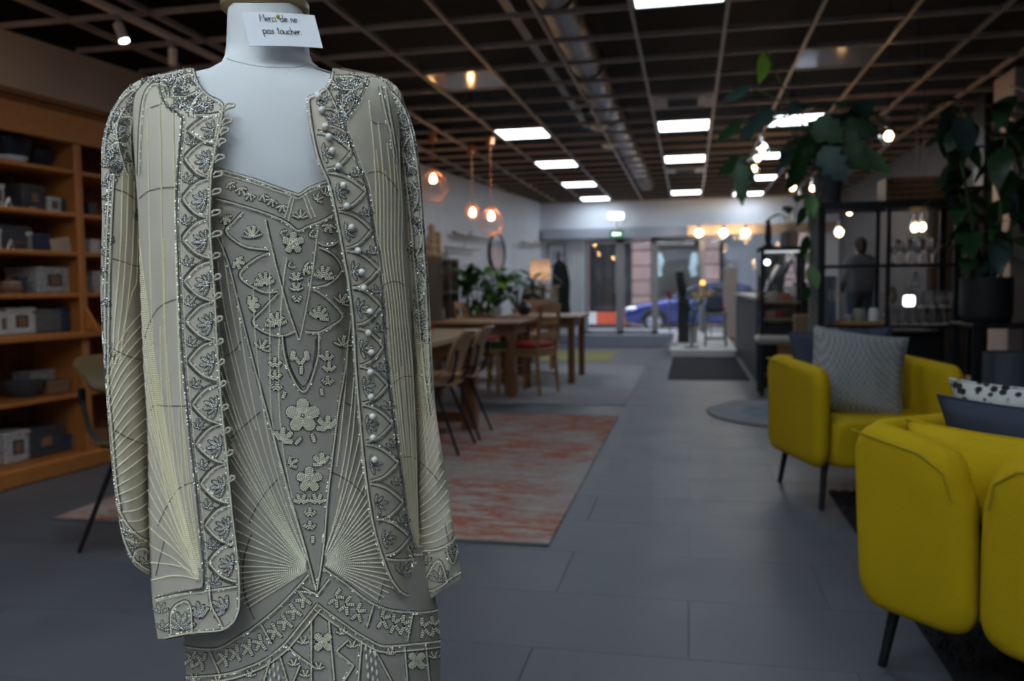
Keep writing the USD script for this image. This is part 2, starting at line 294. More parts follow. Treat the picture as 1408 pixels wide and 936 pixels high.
# small fittings under the grid
def at_c(x, y, z=HC): return atz(x, y, z)
q = at_c(805, 145); t = thing('security_camera', 'small dark dome camera under the ceiling grid', 'security camera', (q[0], q[1], HC)); obj('mount', B().cyl((0, 0, -.03), (0, 0, 0), .075, n=20), MT['white_plastic'], t); obj('dome', B().lathe([(.055, -.03), (.053, -.055), (.03, -.08), (.0001, -.085)], n=16), MT['black_plastic'], t)
for x, y, lab in ((823, 173, 'first small white detector under the grid behind the dome camera'), (838, 199, 'second small white detector farther along the grid')):
    q = at_c(x, y); t = thing('smoke_detector', lab, 'detector', (q[0], q[1], HC)); obj('base', B().cyl((0, 0, -.02), (0, 0, 0), .1, n=16), MT['white_plastic'], t); obj('sensor', B().lathe([(.07, -.02), (.05, -.05), (.0001, -.055)], n=14), MT['white_plastic'], t)
# emergency light and exit sign on the back wall
q = aty(847, 297, YB - .02); t = thing('emergency_light', 'glowing white box lamp on the back wall', 'emergency light', q); obj('diffuser', B().box((0, -.03, 0), (.32, .06, .13), .02), MT['sign_white'], t); obj('back_plate', B().box((0, .01, 0), (.4, .02, .22), .005), MT['white_plastic'], t)
q = aty(848, 322, YB - .14); t = thing('exit_sign', 'green exit sign over the sliding glass doors', 'exit sign', q); obj('plate', B().box((0, -.06, 0), (.28, .03, .14), .004), MT['green_sign'], t)
obj('arrow', B().prism([(-.09, 0), (-.04, .045), (-.04, .015), (.09, .015), (.09, -.015), (-.04, -.015), (-.04, -.045)], 0, .004, rotm(90, 0, 0, (0, -.076, 0))), MT['sign_white'], t, False); obj('bracket', B().box((0, 0, .07), (.06, .1, .02)).box((0, -.05, .16), (.08, .05, .14), .01), MT['white_plastic'], t, False)
MT['spot_lens'] = emitter('spot_lens', (1, .78, .52), 420.0)
# track light over the shelf
tk = thing('track_light', 'pale ceiling track rail with spotlights above the shelf aisle', 'track light', (-3.52, 5.0, HC - .03))
obj('rail', B().box((0, 0, 0), (.045, 5.6, .04), .004), plain('track_white', (.80, .68, .60), .5), tk, False)
for (px, py), on, lab in (((147, 30), True, 'lit spotlight head'), ((216, 62), False, None), ((269, 86), False, None), ((2, 0), True, 'lit spotlight head'), ((1, 0), True, 'lit spotlight head')):
    y = {147: 4.75, 216: 5.32, 269: 5.87, 2: 3.75, 1: 2.95}[px] - 5.0
    tilt = (-22 if px == 147 else 38) if on else 0; M = rotm(0, tilt if on else 0, 0, (0.0, y, -.075)) if on else rotm(0, 0, 0, (0, y, -.075))
    h = obj('spotlight', B().cyl((0, 0, -.115), (0, 0, 0), .03, n=18, M=M), MT['grey_plastic'] if False else plain('spot_white_%d' % px, (.80, .70, .62), .5), tk, label=lab)
    obj('swivel', B().cyl((0, y, -.08), (0, y, -.015), .012).box((0, y, -.03), (.03, .07, .02), .003), MT['grey_plastic'], h)
    if on: obj('lens', B().cyl((0, 0, -.118), (0, 0, -.112), .026, n=18, M=M), MT['spot_lens'], h)
# filament pendants: copper canopy, cord, bulb, wire cage
def pendant(canopy_px, bulb_px, cage, label, glass=False):
    c = at_c(*canopy_px); bz = aty(*bulb_px, c[1])[2]; t = thing('pendant_lamp', label, 'pendant lamp', (c[0], c[1], HC)); z = bz - HC
    obj('canopy', B().cyl((0, 0, -.10), (0, 0, 0), .05, .05, 18), MT['copper'], t); obj('cord', B().cyl((0, 0, z + .1), (0, 0, -.1), .004, n=6), MT['copper'], t)
    obj('hanger', B().cyl((0, 0, 0), (0, 0, .72), .006, n=6), MT['black_metal'], t); obj('socket', B().cyl((0, 0, z + .055), (0, 0, z + .12), .018, n=12), MT['copper'], t)
    obj('bulb', B().lathe([(.012, z + .06), (.022, z + .03), (.036, z), (.033, z - .025), (.018, z - .042), (.0001, z - .046)], n=16), MT['bulb'], t)
    if cage:
        r, zo, hh = cage; g = []
        for lv, rr in ((z + .1, .03), (z + .1 - hh * .35, r * .8), (z + .1 - hh * .7, r), (z + .1 - hh, r * .62)): g.append([(rr * math.cos(a + (.3 if len(g) % 2 else 0)), rr * math.sin(a + (.3 if len(g) % 2 else 0)), lv) for a in np.linspace(0, 2 * np.pi, 7)[:-1]])
        w = B()
        for L in g: w.tube(L, .0022, 4, True)
        for A, C in zip(g[:-1], g[1:]):
            for k in range(6): w.cyl(A[k], C[k], .0016, n=4); w.cyl(A[k], C[(k - 1) % 6], .0016, n=4)
        obj('wire_cage', w, MT['copper'], t)
    return t
pendant((594.6, 184), (597, 246), (.19, 0, .34), 'left filament bulb in a wide copper wire cage beside the sleeve')
pendant((648.5, 200), (651, 292), (.10, 0, .17), 'small middle filament bulb in a narrow wire cage')
pendant((674, 187), (678, 297), (.17, 0, .32), 'right filament bulb in a wide wire cage before the oval mirror')
# ================================================================== pine shelf unit on the left
SO = np.array([-3.895, 2.0, 0]); SRZ = 84.29
SX, SYv = np.array([math.cos(math.radians(SRZ)), math.sin(math.radians(SRZ)), 0]), np.array([-math.sin(math.radians(SRZ)), math.cos(math.radians(SRZ)), 0])
sh = thing('shelf_unit', 'tall open pine shelf unit with moulded cornice along the left wall', 'shelf', SO, SRZ)
SL, SD = 5.3, .42
for k in range(44):
    x = .06 + k * .12
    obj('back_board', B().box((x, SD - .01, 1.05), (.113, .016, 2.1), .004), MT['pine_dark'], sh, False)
for x in (.0, 1.255, 2.51, 3.765, 5.02): obj('upright', B().box((x, .012, 1.06), (.055, .03, 2.0), .006).box((x, SD / 2 + .01, 1.06), (.024, SD - .02, 2.0), .003), MT['pine_v'], sh, False)
SZ = (1.80, 1.54, 1.305, 1.055, .815, .445)
for z in SZ: obj('shelf_board', B().box((SL / 2 - .1, SD / 2 + (.0 if z != .815 else -.03), z), (SL, SD - .01 + (.0 if z != .815 else .06), .028 if z != .815 else .036), .006), MT['pine'], sh, False)
obj('plinth', B().box((SL / 2 - .1, SD / 2 - .04, .05), (SL, SD + .08, .1), .01), MT['pine'], sh, False)
obj('frieze', B().box((SL / 2 - .1, 0, 2.055), (SL, .03, .17), .004), MT['pine'], sh, False)
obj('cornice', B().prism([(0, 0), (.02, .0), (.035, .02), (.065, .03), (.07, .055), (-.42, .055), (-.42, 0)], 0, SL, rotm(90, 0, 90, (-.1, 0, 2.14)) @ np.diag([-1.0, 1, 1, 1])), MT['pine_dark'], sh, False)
for x in (2.51,): obj('bracket', B().prism([(0, 0), (.10, 0), (0, .14)], -.012, .012, rotm(90, 0, -90, (x, -.01, .84))), MT['pine_v'], sh, False)
def shelf_pt(px, z, inset=.12):
    d = ray(px, 400)[0] if np.ndim(ray(px, 400)) > 1 else ray(px, 400)
    n = np.array([-SYv[0], -SYv[1], 0]); o = SO + SYv * inset
    k = ((o - CAM) @ n) / (d @ n); p = CAM + d * k; return np.array([p[0], p[1], z])
BM = {k: plain('box_' + k, c, r, noise=n) for k, c, r, n in (('white', (.66, .62, .57), .6, (30, (.5, .47, .43))), ('lace', (.62, .58, .54), .6, (55, (.2, .19, .17))), ('charcoal', (.03, .03, .035), .5, (40, (.07, .07, .08))), ('smoke', (.075, .075, .078), .6, (50, (.035, .035, .04))), ('denim', (.012, .02, .05), .7, (45, (.05, .07, .11))), ('kraft', (.30, .16, .08), .7, (30, (.20, .10, .05))), ('stripe', (.02, .02, .025), .6, (60, (.25, .24, .23), (8, 8, .5))))}
def gift_box(px, z, w, h, m, label, rot=0, inset=.1, insert=True):
    p = shelf_pt(px, z, inset); D = np.linalg.norm(p - CAM); W, Hh = w * D / FPX * 1.25, h * D / FPX
    t = thing('gift_box', label, 'box', p, SRZ + rot)
    obj('carton', B().box((0, W / 2, Hh / 2), (W, W, Hh), .006), BM[m], t, False)
    obj('lid', B().box((0, W / 2, Hh - .012), (W + .006, W + .006, .026), .004), BM[m], t, False)
    if insert:
        obj('window_frame', B().box((0, -.003, Hh * .5), (W * .42, .006, Hh * .46), .002), BM['charcoal' if m in ('white', 'lace') else 'smoke'], t, False); obj('insert', B().box((0, -.006, Hh * .5), (W * .28, .005, Hh * .32), .001), BM['kraft'], t, False)
def bowl(px, z, w, h, m, label, name='bowl', band=None):
    p = shelf_pt(px, z, .2); D = np.linalg.norm(p - CAM); R, Hh = w * D / FPX / 2 * 1.1, h * D / FPX
    t = thing(name, label, name, p)
    obj('wall', B().lathe([(.0001, 0), (R * .55, 0), (R * .6, .005), (R * .9, Hh * .55), (R, Hh), (R * .95, Hh), (R * .84, Hh * .55), (R * .5, .02), (.0001, .02)], n=22), m, t)
    if band: obj('glaze_band', B().lathe([(R * .62, .008), (R * .80, Hh * .30), (R * .80, Hh * .3 + .004), (R * .60, .008)], n=22), band, t)
z = 1.815
bowl(22, z, 46, 30, MT['black_ceramic'], 'large dark bowl with white drips on the top shelf', band=MT['white_ceramic']); bowl(61, z, 32, 22, MT['black_ceramic'], 'dark bowl beside the small blue cup on the top shelf')
bowl(87, z, 20, 16, MT['white_ceramic'], 'small white and blue cup on the top shelf', 'cup', band=MT['blue_ceramic'])
z = 1.556
gift_box(5, z, 13, 27, 'white', 'narrow white box at the left end of the second shelf'); gift_box(31, z, 18, 26, 'charcoal', 'black box behind the wire hook on the second shelf', inset=.22, insert=False); gift_box(53, z, 26, 30, 'smoke', 'large smoke grey box with framed window on the second shelf'); gift_box(81, z, 15, 18, 'white', 'small white box with dark square window on the second shelf'); gift_box(98, z, 15, 18, 'charcoal', 'small black box by the upright on the second shelf')
z = 1.32
gift_box(1, z, 8, 24, 'white', 'white box cut by the picture edge on the third shelf', insert=False); gift_box(26, z, 34, 28, 'charcoal', 'wide black patterned box on the third shelf', insert=False); gift_box(44, z, 7, 22, 'white', 'thin pale box between two dark boxes on the third shelf', insert=False); gift_box(59, z, 22, 21, 'denim', 'blue black patterned box on the third shelf', insert=False)
p = shelf_pt(90, z, .08); t = thing('paper_envelope', 'peach paper envelope leaning on the third shelf', 'envelope', p, SRZ - 12); M = rotm(-12, 0, 0); obj('sheet', B().prism([(-.075, 0), (.075, 0), (.07, .10), (-.078, .075)], -.004, .004, M @ rotm(90, 0, 0)), MT['sand'], t, False); obj('flap', B().prism([(-.07, .072), (.068, .096), (.0, .045)], .004, .006, M @ rotm(90, 0, 0)), MT['sand'], t, False)
z = 1.07
p = shelf_pt(15, z, .12); t = thing('wicker_basket', 'round brown basket on the fourth shelf', 'basket', p); obj('body', B().lathe([(.0001, 0), (.05, 0), (.062, .03), (.05, .065), (.02, .08), (.0001, .082)], n=18), BM['kraft'], t); obj('rim', B().tube([(.05 * math.cos(a), .05 * math.sin(a), .064) for a in np.linspace(0, 6.28, 18, endpoint=False)], .006, 6, True), MT['sand'], t)
gift_box(33, z, 9, 20, 'charcoal', 'narrow black box beside the basket on the fourth shelf', insert=False); gift_box(46, z, 18, 22, 'smoke', 'grey box half behind the lacy white box on the fourth shelf', inset=.2, insert=False); gift_box(76, z, 40, 31, 'lace', 'wide lacy white box with brown window on the fourth shelf')
z = .835
gift_box(3, z, 11, 28, 'white', 'plain white box at the left end of the ledge'); gift_box(28, z, 33, 31, 'white', 'white box with round dots and brown window on the ledge'); gift_box(64, z, 33, 28, 'stripe', 'black and white striped box on the ledge', insert=False); gift_box(100, z, 33, 28, 'denim', 'dark denim blue box on the ledge')
z = .46
bowl(25, z, 46, 18, BM['smoke'], 'flat grey bowl on the low shelf'); gift_box(62, z, 40, 26, 'lace', 'pale grey box at the back of the low shelf', inset=.25, insert=False); gift_box(77, z, 26, 15, 'kraft', 'small brown box on the low shelf', insert=False)
z = .1
gift_box(14, z, 28, 36, 'lace', 'white filigree box with brown window on the plinth'); gift_box(53, z, 42, 34, 'charcoal', 'large black box with framed window on the plinth'); gift_box(82, z, 13, 19, 'denim', 'small blue box on the plinth', insert=False); gift_box(104, z, 26, 18, 'kraft', 'brown box with dark window on the plinth'); gift_box(128, z, 20, 16, 'kraft', 'brown box nearest the chair on the plinth', insert=False)
gift_box(133, 1.556, 10, 16, 'charcoal', 'small black box right of the upright on the second shelf', insert=False); gift_box(134, 1.32, 13, 17, 'white', 'flat cream box right of the upright on the third shelf', insert=False); gift_box(136, 1.07, 12, 26, 'lace', 'white patterned box right of the upright on the fourth shelf', insert=False)
p = shelf_pt(18, 1.556, .03); t = thing('incense_holder', 'triangular wire stand with thin rod on the second shelf', 'holder', p, SRZ); obj('stand', B().cyl((-.02, 0, 0), (0, 0, .05), .003).cyl((.02, 0, 0), (0, 0, .05), .003).cyl((0, .03, 0), (0, 0, .05), .003), MT['chrome'], t); obj('rod', B().cyl((0, 0, .05), (.17, 0, .008), .0025, n=6), MT['black_metal'], t); obj('tip', B().ball((.165, 0, .01), (.03, .012, .009), 1), MT['chrome'], t)
p = shelf_pt(18, 1.32, .03); t = thing('incense_holder', 'triangular wire stand with copper rod on the third shelf', 'holder', p, SRZ); obj('stand', B().cyl((-.02, 0, 0), (0, 0, .05), .003).cyl((.02, 0, 0), (0, 0, .05), .003).cyl((0, .03, 0), (0, 0, .05), .003), MT['chrome'], t); obj('rod', B().cyl((0, 0, .05), (.10, 0, .035), .004, n=6), MT['copper'], t)
# ------------------------------------------------------------------ plywood chairs with black metal frames
def ply_sheet(P, th):      # P: rows of points; gives it thickness
    P = np.asarray(P, float); a, b = P.shape[:2]; du, dv = np.gradient(P, axis=0), np.gradient(P, axis=1); n = np.cross(du, dv); n /= np.linalg.norm(n, axis=-1, keepdims=True)
    Q = P + n * th; bb = B().grid(P).grid(Q, flip=True)
    for A, C in ((P[0], Q[0]), (Q[-1], P[-1]), (Q[:, 0], P[:, 0]), (P[:, -1], Q[:, -1])): bb.grid(np.stack([A, C]), flip=True)
    return bb
def ply_chair(label, loc, rz, group=None, bz=(.665, .135), wd=None):
    t = thing('plywood_chair', label, 'chair', loc, rz, group); v = np.linspace(-1, 1, 9)
    S = [[(x * .205 * (1 - .12 * max(0, -y) ** 3), y * .2, .455 - .02 * (1 - x * x) * (1 - max(0, -y) * .6) + (.012 * y if y > 0 else .0)) for x in v] for y in np.linspace(-1, 1, 9)]
    wd = wd or MT['ply']; obj('seat', ply_sheet(S, .012), wd, t)
    Bk = [[(x * .20 * (1 - .35 * abs(z) ** 6), .215 + .03 * (1 - x * x) + .055 * z + .02 * z * z, bz[0] + bz[1] * z) for x in v] for z in np.linspace(-1, 1, 9)]
    obj('backrest', ply_sheet(Bk, .012), wd, t)
    for s in (-1, 1):
        obj('leg', B().cyl((s * .15, -.08, .44), (s * .21, -.24, 0), .011, .009, 10), MT['black_metal'], t); obj('leg', B().cyl((s * .15, .10, .44), (s * .21, .27, 0), .011, .009, 10), MT['black_metal'], t)
        obj('back_support', B().tube([(s * .15, .06, .435), (s * .165, .17, .44), (s * .17, .225, .5), (s * .17, .262, .67)], .010, 8).box((s * .17, .255, .645), (.035, .018, .07), .005), MT['black_metal'], t)
    obj('frame', B().cyl((-.15, -.08, .437), (.15, -.08, .437), .01).cyl((-.15, .1, .437), (.15, .1, .437), .01).cyl((-.15, -.08, .437), (-.15, .1, .437), .01).cyl((.15, -.08, .437), (.15, .1, .437), .01), MT['black_metal'], t)
    return t.GetPrim() if hasattr(t, 'GetPrim') else t
pc = ply_chair('plywood chair with black legs, the nearer of two tucked under the light table', (-1.70, 5.28, 0), -90)
dup(pc, (-1.70, 5.80, 0), -88, 'plywood chair with black legs, the farther of two tucked under the light table')
ply_chair('dark wooden chair with a narrow back and black legs between the shelf and the dress', (-2.20, 3.16, 0), 90, bz=(.735, .07), wd=plain('dark_oak', (.14, .095, .035), .5, noise=(8, (.10, .065, .022))))
dup(pc, (-2.36, 5.15, 0), 92, 'nearer plywood chair on the wall side of the light table'); dup(pc, (-2.37, 5.95, 0), 88, 'farther plywood chair on the wall side of the light table')
# light plank table
t = thing('dining_table', 'long light wood dining table with square legs on the red rug', 'table', (-1.97, 5.2, 0))
for k in range(6): obj('plank', B().box((-.375 + k * .15, 0, .73), (.147, 2.3, .04), .004), MT['raw'], t, False)
for sx in (-1, 1):
    for sy in (-1, 1): obj('leg', B().box((sx * .35, sy * .86, .355), (.11, .11, .71), .008), MT['brown'], t, False)
obj('apron', B().box((0, .86, .66), (.6, .03, .09)).box((0, -.86, .66), (.6, .03, .09)).box((.35, 0, .66), (.03, 1.7, .09)).box((-.35, 0, .66), (.03, 1.7, .09)), MT['oak'], t, False)
obj('foot_rail', B().box((0, .86, .10), (.62, .08, .08), .006), MT['brown'], t, False)
t = thing('napkin_box', 'small red box on the light dining table', 'box', (-1.98, 6.15, .75)); obj('case', B().box((0, 0, .03), (.09, .09, .06), .006), MT['red'], t, False); obj('slot', B().box((0, 0, .062), (.06, .02, .006), .001), MT['white_plastic'], t, False)
# ladder-back wooden chairs
def ladder_chair(label, loc, rz):
    t = thing('ladderback_chair', label, 'chair', loc, rz)
    obj('seat', B().box((0, 0, .45), (.41, .40, .03), .008), MT['oak'], t, False)
    for s in (-1, 1):
        obj('leg', B().tube([(s * .175, -.175, 0), (s * .175, -.175, .2), (s * .175, -.172, .44)], [.017, .02, .021], 8), MT['oak_v'], t); obj('back_post', B().tube([(s * .175, .22, 0), (s * .175, .19, .3), (s * .175, .185, .45), (s * .175, .215, .7), (s * .175, .245, .90)], [.018, .02, .02, .019, .016], 8), MT['oak_v'], t)
        obj('rung', B().cyl((s * .175, -.17, .2), (s * .175, .19, .2), .01, n=8), MT['oak_v'], t)
    obj('rung', B().cyl((-.175, -.172, .27), (.175, -.172, .27), .01, n=8), MT['oak_v'], t); obj('apron', B().box((0, -.172, .41), (.34, .02, .05)).box((0, .185, .41), (.34, .02, .05)).box((.175, 0, .41), (.02, .34, .05)).box((-.175, 0, .41), (.02, .34, .05)), MT['oak'], t, False)
    for z, h in ((.60, .05), (.72, .05), (.86, .075)):
        y0 = np.interp(z, [.45, .7, .9], [.185, .215, .245]); P = [[(x * .175, y0 + .02 * (1 - x * x), z + dz * h / 2 * (1 + (.25 * (1 - x * x) if dz > 0 else 0))) for x in np.linspace(-1, 1, 7)] for dz in (-1, 1)]
        obj('slat', ply_sheet(P, .014), MT['oak'], t)
    return t.GetPrim() if hasattr(t, 'GetPrim') else t
lc = ladder_chair('ladderback wooden chair with red cushion in the aisle, nearest to the pale rug edge', (-1.56, 8.21, 0), -111)
t = thing('wooden_stool', 'wooden stool with a green cushion under the dark table', 'stool', (-1.92, 8.12, 0), 70)
obj('seat', B().box((0, 0, .45), (.36, .36, .03), .008), MT['oak'], t, False)
for s in (-1, 1):
    for q in (-1, 1): obj('leg', B().cyl((s * .14, q * .14, .44), (s * .17, q * .17, 0), .021, .016, 8), MT['oak_v'], t)
    obj('rung', B().cyl((s * .16, -.16, .16), (s * .16, .16, .16), .01, n=8).cyl((-.155, s * .155, .24), (.155, s * .155, .24), .01, n=8), MT['oak_v'], t)
dup(lc, (-2.36, 9.3, 0), 88, 'ladderback wooden chair on the wall side by the black pot'); dup(lc, (-1.9, 10.6, 0), 185, 'farthest ladderback wooden chair below the lamp')
def pad(loc, rz, m, label):
    t = thing('seat_cushion', label, 'cushion', loc, rz); n = 12; u = np.linspace(-1, 1, n); X, Y = np.meshgrid(u, u, indexing='ij'); h = .028 * np.clip((1 - X ** 6) * (1 - Y ** 6), 0, 1) ** .4
    obj('cover', B().grid(np.stack([X * .19, Y * .19, .028 + h], -1)).grid(np.stack([X * .19, Y * .19, .028 - h], -1), flip=True), m, t, 50); obj('button', B().ball((0, 0, .056), (.012, .012, .006), 1), m, t)
pad((-1.56, 8.21, .465), -111, MT['red'], 'red cushion on the aisle chair'); pad((-1.92, 8.12, .465), 70, MT['green'], 'dark green cushion on the stool under the dark table'); pad((-2.36, 9.3, .465), 88, MT['red'], 'red cushion on the wall-side chair')
def table(label, x0, x1, y0, y1, z, m, ml, n=4):
    t = thing('wooden_table', label, 'table', ((x0 + x1) / 2, (y0 + y1) / 2, 0)); w, d = x1 - x0, y1 - y0
    for k in range(n): obj('plank', B().box((-w / 2 + (k + .5) * w / n, 0, z - .015), (w / n - .002, d, .03), .003), m, t, False)
    for sx in (-1, 1):
        for sy in (-1, 1): obj('leg', B().prism([(-.035, -.035), (.035, -.035), (.035, .035), (-.035, .035)], 0, z - .03, rotm(0, 0, 0, (sx * (w / 2 - .09), sy * (d / 2 - .12), 0))), ml, t, False)
    obj('apron', B().box((0, -d / 2 + .1, z - .08), (w - .2, .02, .1)).box((0, d / 2 - .1, z - .08), (w - .2, .02, .1)).box((w / 2 - .09, 0, z - .08), (.02, d - .2, .1)).box((-w / 2 + .09, 0, z - .08), (.02, d - .2, .1)), ml, t, False)
table('dark wooden table between the red-cushioned and green-cushioned chairs', -2.5, -1.58, 7.72, 8.75, .735, MT['brown_h'], MT['brown'])
table('far wooden table jutting out behind the ladderback chairs', -2.1, -1.17, 8.92, 10.05, .745, MT['brown_h'], MT['brown'])
# round-backed brown chairs by the wall
def tub_chair(label, loc, rz):
    t = thing('bentwood_chair', label, 'chair', loc, rz); a = np.linspace(-1.9, 1.9, 15); P = [[(.24 * math.sin(q), .22 * math.cos(q), .62 + dz * (.05 + .05 * math.cos(q))) for q in a] for dz in (-1, 1)]
    obj('back_rail', ply_sheet(P, .02), MT['brown'], t); obj('seat', B().cyl((0, 0, .43), (0, 0, .46), .21, n=24), MT['brown_h'], t, 30)
    for q in (-1.7, -.8, .8, 1.7): obj('spindle', B().cyl((.2 * math.sin(q), .18 * math.cos(q), .46), (.235 * math.sin(q), .215 * math.cos(q), .6), .01), MT['brown'], t)
    for sx in (-1, 1):
        for sy in (-1, 1): obj('leg', B().cyl((sx * .13, sy * .13, .43), (sx * .18, sy * .18, 0), .018, .014), MT['brown'], t)
    return t.GetPrim()
tc = tub_chair('round-backed brown chair beyond the red box, left of the dark table', (-2.45, 7.1, 0), 20); dup(tc, (-2.55, 10.7, 0), 150, 'round-backed brown chair behind the dark table near the plant pots')
# ------------------------------------------------------------------ grey cube shelf and ornaments
y0 = 11.57; cx = -3.65
t = thing('cube_shelf', 'grey wooden cube shelf standing against the white wall', 'shelf', (cx, y0 + .40, 0), 87)
W_, H_ = .80, 1.50
for k in range(4): obj('board', B().box((0, 0, .02 + k * (H_ - .04) / 3), (W_, .38, .035), .004), MT['grey_oak'], t, False)
for x in (-W_ / 2 + .018, 0, W_ / 2 - .018): obj('side_panel', B().box((x, 0, H_ / 2), (.035, .38, H_), .004), MT['grey_oak'], t, False)
obj('back_panel', B().box((0, .18, H_ / 2), (W_ - .03, .012, H_ - .03)), MT['grey_oak'], t, False)
def vase(loc, prof, m, label, name='vase', extra=None):
    t = thing(name, label, name.replace('_', ' '), loc); obj('body', B().lathe(prof, n=16), m, t)
    obj('rim', B().tube([(prof[-1][0] * math.cos(a) + 1e-6, prof[-1][0] * math.sin(a), prof[-1][1]) for a in np.linspace(0, 6.28, 16, endpoint=False)], .004, 5, True), m, t); return t
vase((cx + .05, y0 + .60, 1.022), [(.0001, 0), (.03, 0), (.055, .07), (.05, .13), (.02, .19), (.022, .21)], MT['sand'], 'small tan vase in an upper cube of the grey shelf'); vase((cx + .06, y0 + .20, .527), [(.0001, 0), (.05, 0), (.085, .11), (.08, .2), (.04, .3), (.04, .33)], MT['white_ceramic'], 'white vase in a middle cube of the grey shelf')
vase((cx + .06, y0 + .20, 1.022), [(.0001, 0), (.04, 0), (.05, .1), (.045, .2), (.03, .25)], MT['terracotta'], 'reddish vase in the nearest upper cube of the grey shelf')
t = thing('wood_sculpture', 'knobbly carved wood sculpture on top of the grey cube shelf', 'sculpture', (cx, y0 + .10, 1.50)); obj('stack', B().lathe([(.0001, 0), (.08, 0), (.10, .05), (.06, .10), (.09, .16), (.05, .22), (.075, .29), (.04, .36), (.055, .42), (.03, .48), (.0001, .49)], n=14), MT['raw'], t); obj('foot', B().cyl((0, 0, 0), (0, 0, .02), .11), MT['brown'], t)
t = thing('wooden_pillar', 'square pale wooden pillar ornament on the grey cube shelf', 'ornament', (cx, y0 + .38, 1.50)); obj('post', B().box((0, 0, .21), (.09, .09, .36), .006), MT['raw'], t, False); obj('base', B().box((0, 0, .015), (.15, .15, .03), .004), MT['brown_h'], t, False)
t = thing('wooden_tray', 'small pale bowl with a green sprig on the grey cube shelf', 'bowl', (cx, y0 + .66, 1.50)); obj('dish', B().lathe([(.0001, 0), (.05, 0), (.11, .06), (.105, .065), (.05, .012), (.0001, .012)], n=16), MT['white_ceramic'], t); obj('sprig', B().tube([(0, 0, .02), (.02, .05, .09), (.03, .12, .12)], .012, 5), MT['leaf'], t)
# driftwood branches on the wall
def wpt(x, y, out=.11):
    d = ray(x, y); k = (-5.124 + out) / (d[0] - .1095 * d[1]); return CAM + d * k
def branch(pts, r, label):
    P = np.array([wpt(*p) for p in pts]); c = P.mean(0); t = thing('driftwood_branch', label, 'branch', c); u = np.linspace(0, 1, 24); Q = np.stack([PchipInterpolator(np.linspace(0, 1, len(P)), (P - c)[:, k])(u) for k in range(3)], 1)
    Q += .012 * (RNG.random(Q.shape) - .5); obj('limb', B().tube(Q, r * (1 - .5 * u), 7), MT['drift'], t, 60); m = Q[9]; obj('twig', B().tube([m, m + (.03, .12, .08), m + (.03, .2, .1)], [r * .5, r * .4, r * .2], 5), MT['drift'], t)
    obj('hook', B().cyl(Q[5], Q[5] + (-.095, 0, 0), .006), MT['black_metal'], t); obj('hook', B().cyl(Q[-5], Q[-5] + (-.095, 0, 0), .006), MT['black_metal'], t)
branch([(624, 320), (640, 325), (655, 327), (676, 330)], .035, 'long driftwood branch left of the oval mirror'); branch([(717, 333), (732, 336), (742, 335), (749, 331)], .03, 'driftwood branch in the corner right of the oval mirror')
branch([(612, 340), (640, 343), (660, 343)], .022, 'thin low driftwood branch above the plants')
# oval mirror
c = wpt(683.5, 347, .03); t = thing('oval_mirror', 'tall oval mirror with black frame on the white wall', 'mirror', c, 84)
E_ = [(math.cos(a), math.sin(a)) for a in np.linspace(0, 2 * np.pi, 36, endpoint=False)]; rw, rh = .42, .34
obj('frame', B().tube([(rw * x, 0, rh * z) for x, z in E_], .032, 8, True), MT['black_plastic'], t, 60); obj('glass', B().prism([(rw * x, rh * z) for x, z in E_], -.01, .01, rotm(90, 0, 0)), MT['chrome'], t, 30)
# sideboard with plants
t = thing('sideboard', 'low brown wooden sideboard under the potted plants', 'sideboard', (-2.78, 11.75, 0)); obj('top', B().box((0, 0, .60), (1.36, .5, .035), .006), MT['brown_h'], t, False); obj('carcass', B().box((0, 0, .33), (1.30, .46, .5), .004), MT['brown'], t, False)
for k in range(4): d_ = obj('door', B().box((-.486 + k * .324, -.236, .33), (.31, .02, .46), .004), MT['brown_h'], t, False); obj('knob', B().ball((-.486 + k * .324 + .11, -.255, .36), .014, 1), MT['black_metal'], d_)
for sx in (-1, 1):
    for sy in (-1, 1): obj('leg', B().cyl((sx * .6, sy * .2, 0), (sx * .6, sy * .2, .09), .02), MT['black_metal'], t)
# plants
def leaf_mesh(L, W, bend=.3, lobes=0, fold=.15, n=7):
    u = np.linspace(0, 1, n); w = W / 2 * np.sin(np.pi * np.clip(u, .03, .985) ** .75) ** .8
    if lobes: w = w * (1 - .38 * (np.arange(n) % 2) * (u > .15) * (u < .9))
    P = [[(s * w[i], L * (u[i] - .12 * bend * u[i] ** 2), -bend * L * u[i] ** 2 - fold * abs(s) * w[i] * (-1)) for s in (-1, 0, 1)] for i in range(n)]
    P = np.array(P); return P
def put_leaf(t, base, azim, pitch, L, W, m, bend=.3, lobes=0, name='leaf', n=7):
    M = rotm(0, 0, azim, base) @ rotm(pitch, 0, 0); P = leaf_mesh(L, W, bend, lobes, n=n); b = B().grid(P, M); Q = P.copy(); Q[..., 2] -= .003; b.grid(Q, M, flip=True); obj(name, b, m, t, 60)
def pot(t, r, h, m, n=18): obj('pot', B().lathe([(.0001, 0), (r * .72, 0), (r * .78, .01), (r, h), (r * .92, h), (r * .86, h * .86), (.0001, h * .86)], n=n), m, t); obj('soil', B().cyl((0, 0, h * .85), (0, 0, h * .88), r * .87, n=n), MT['soil'], t)
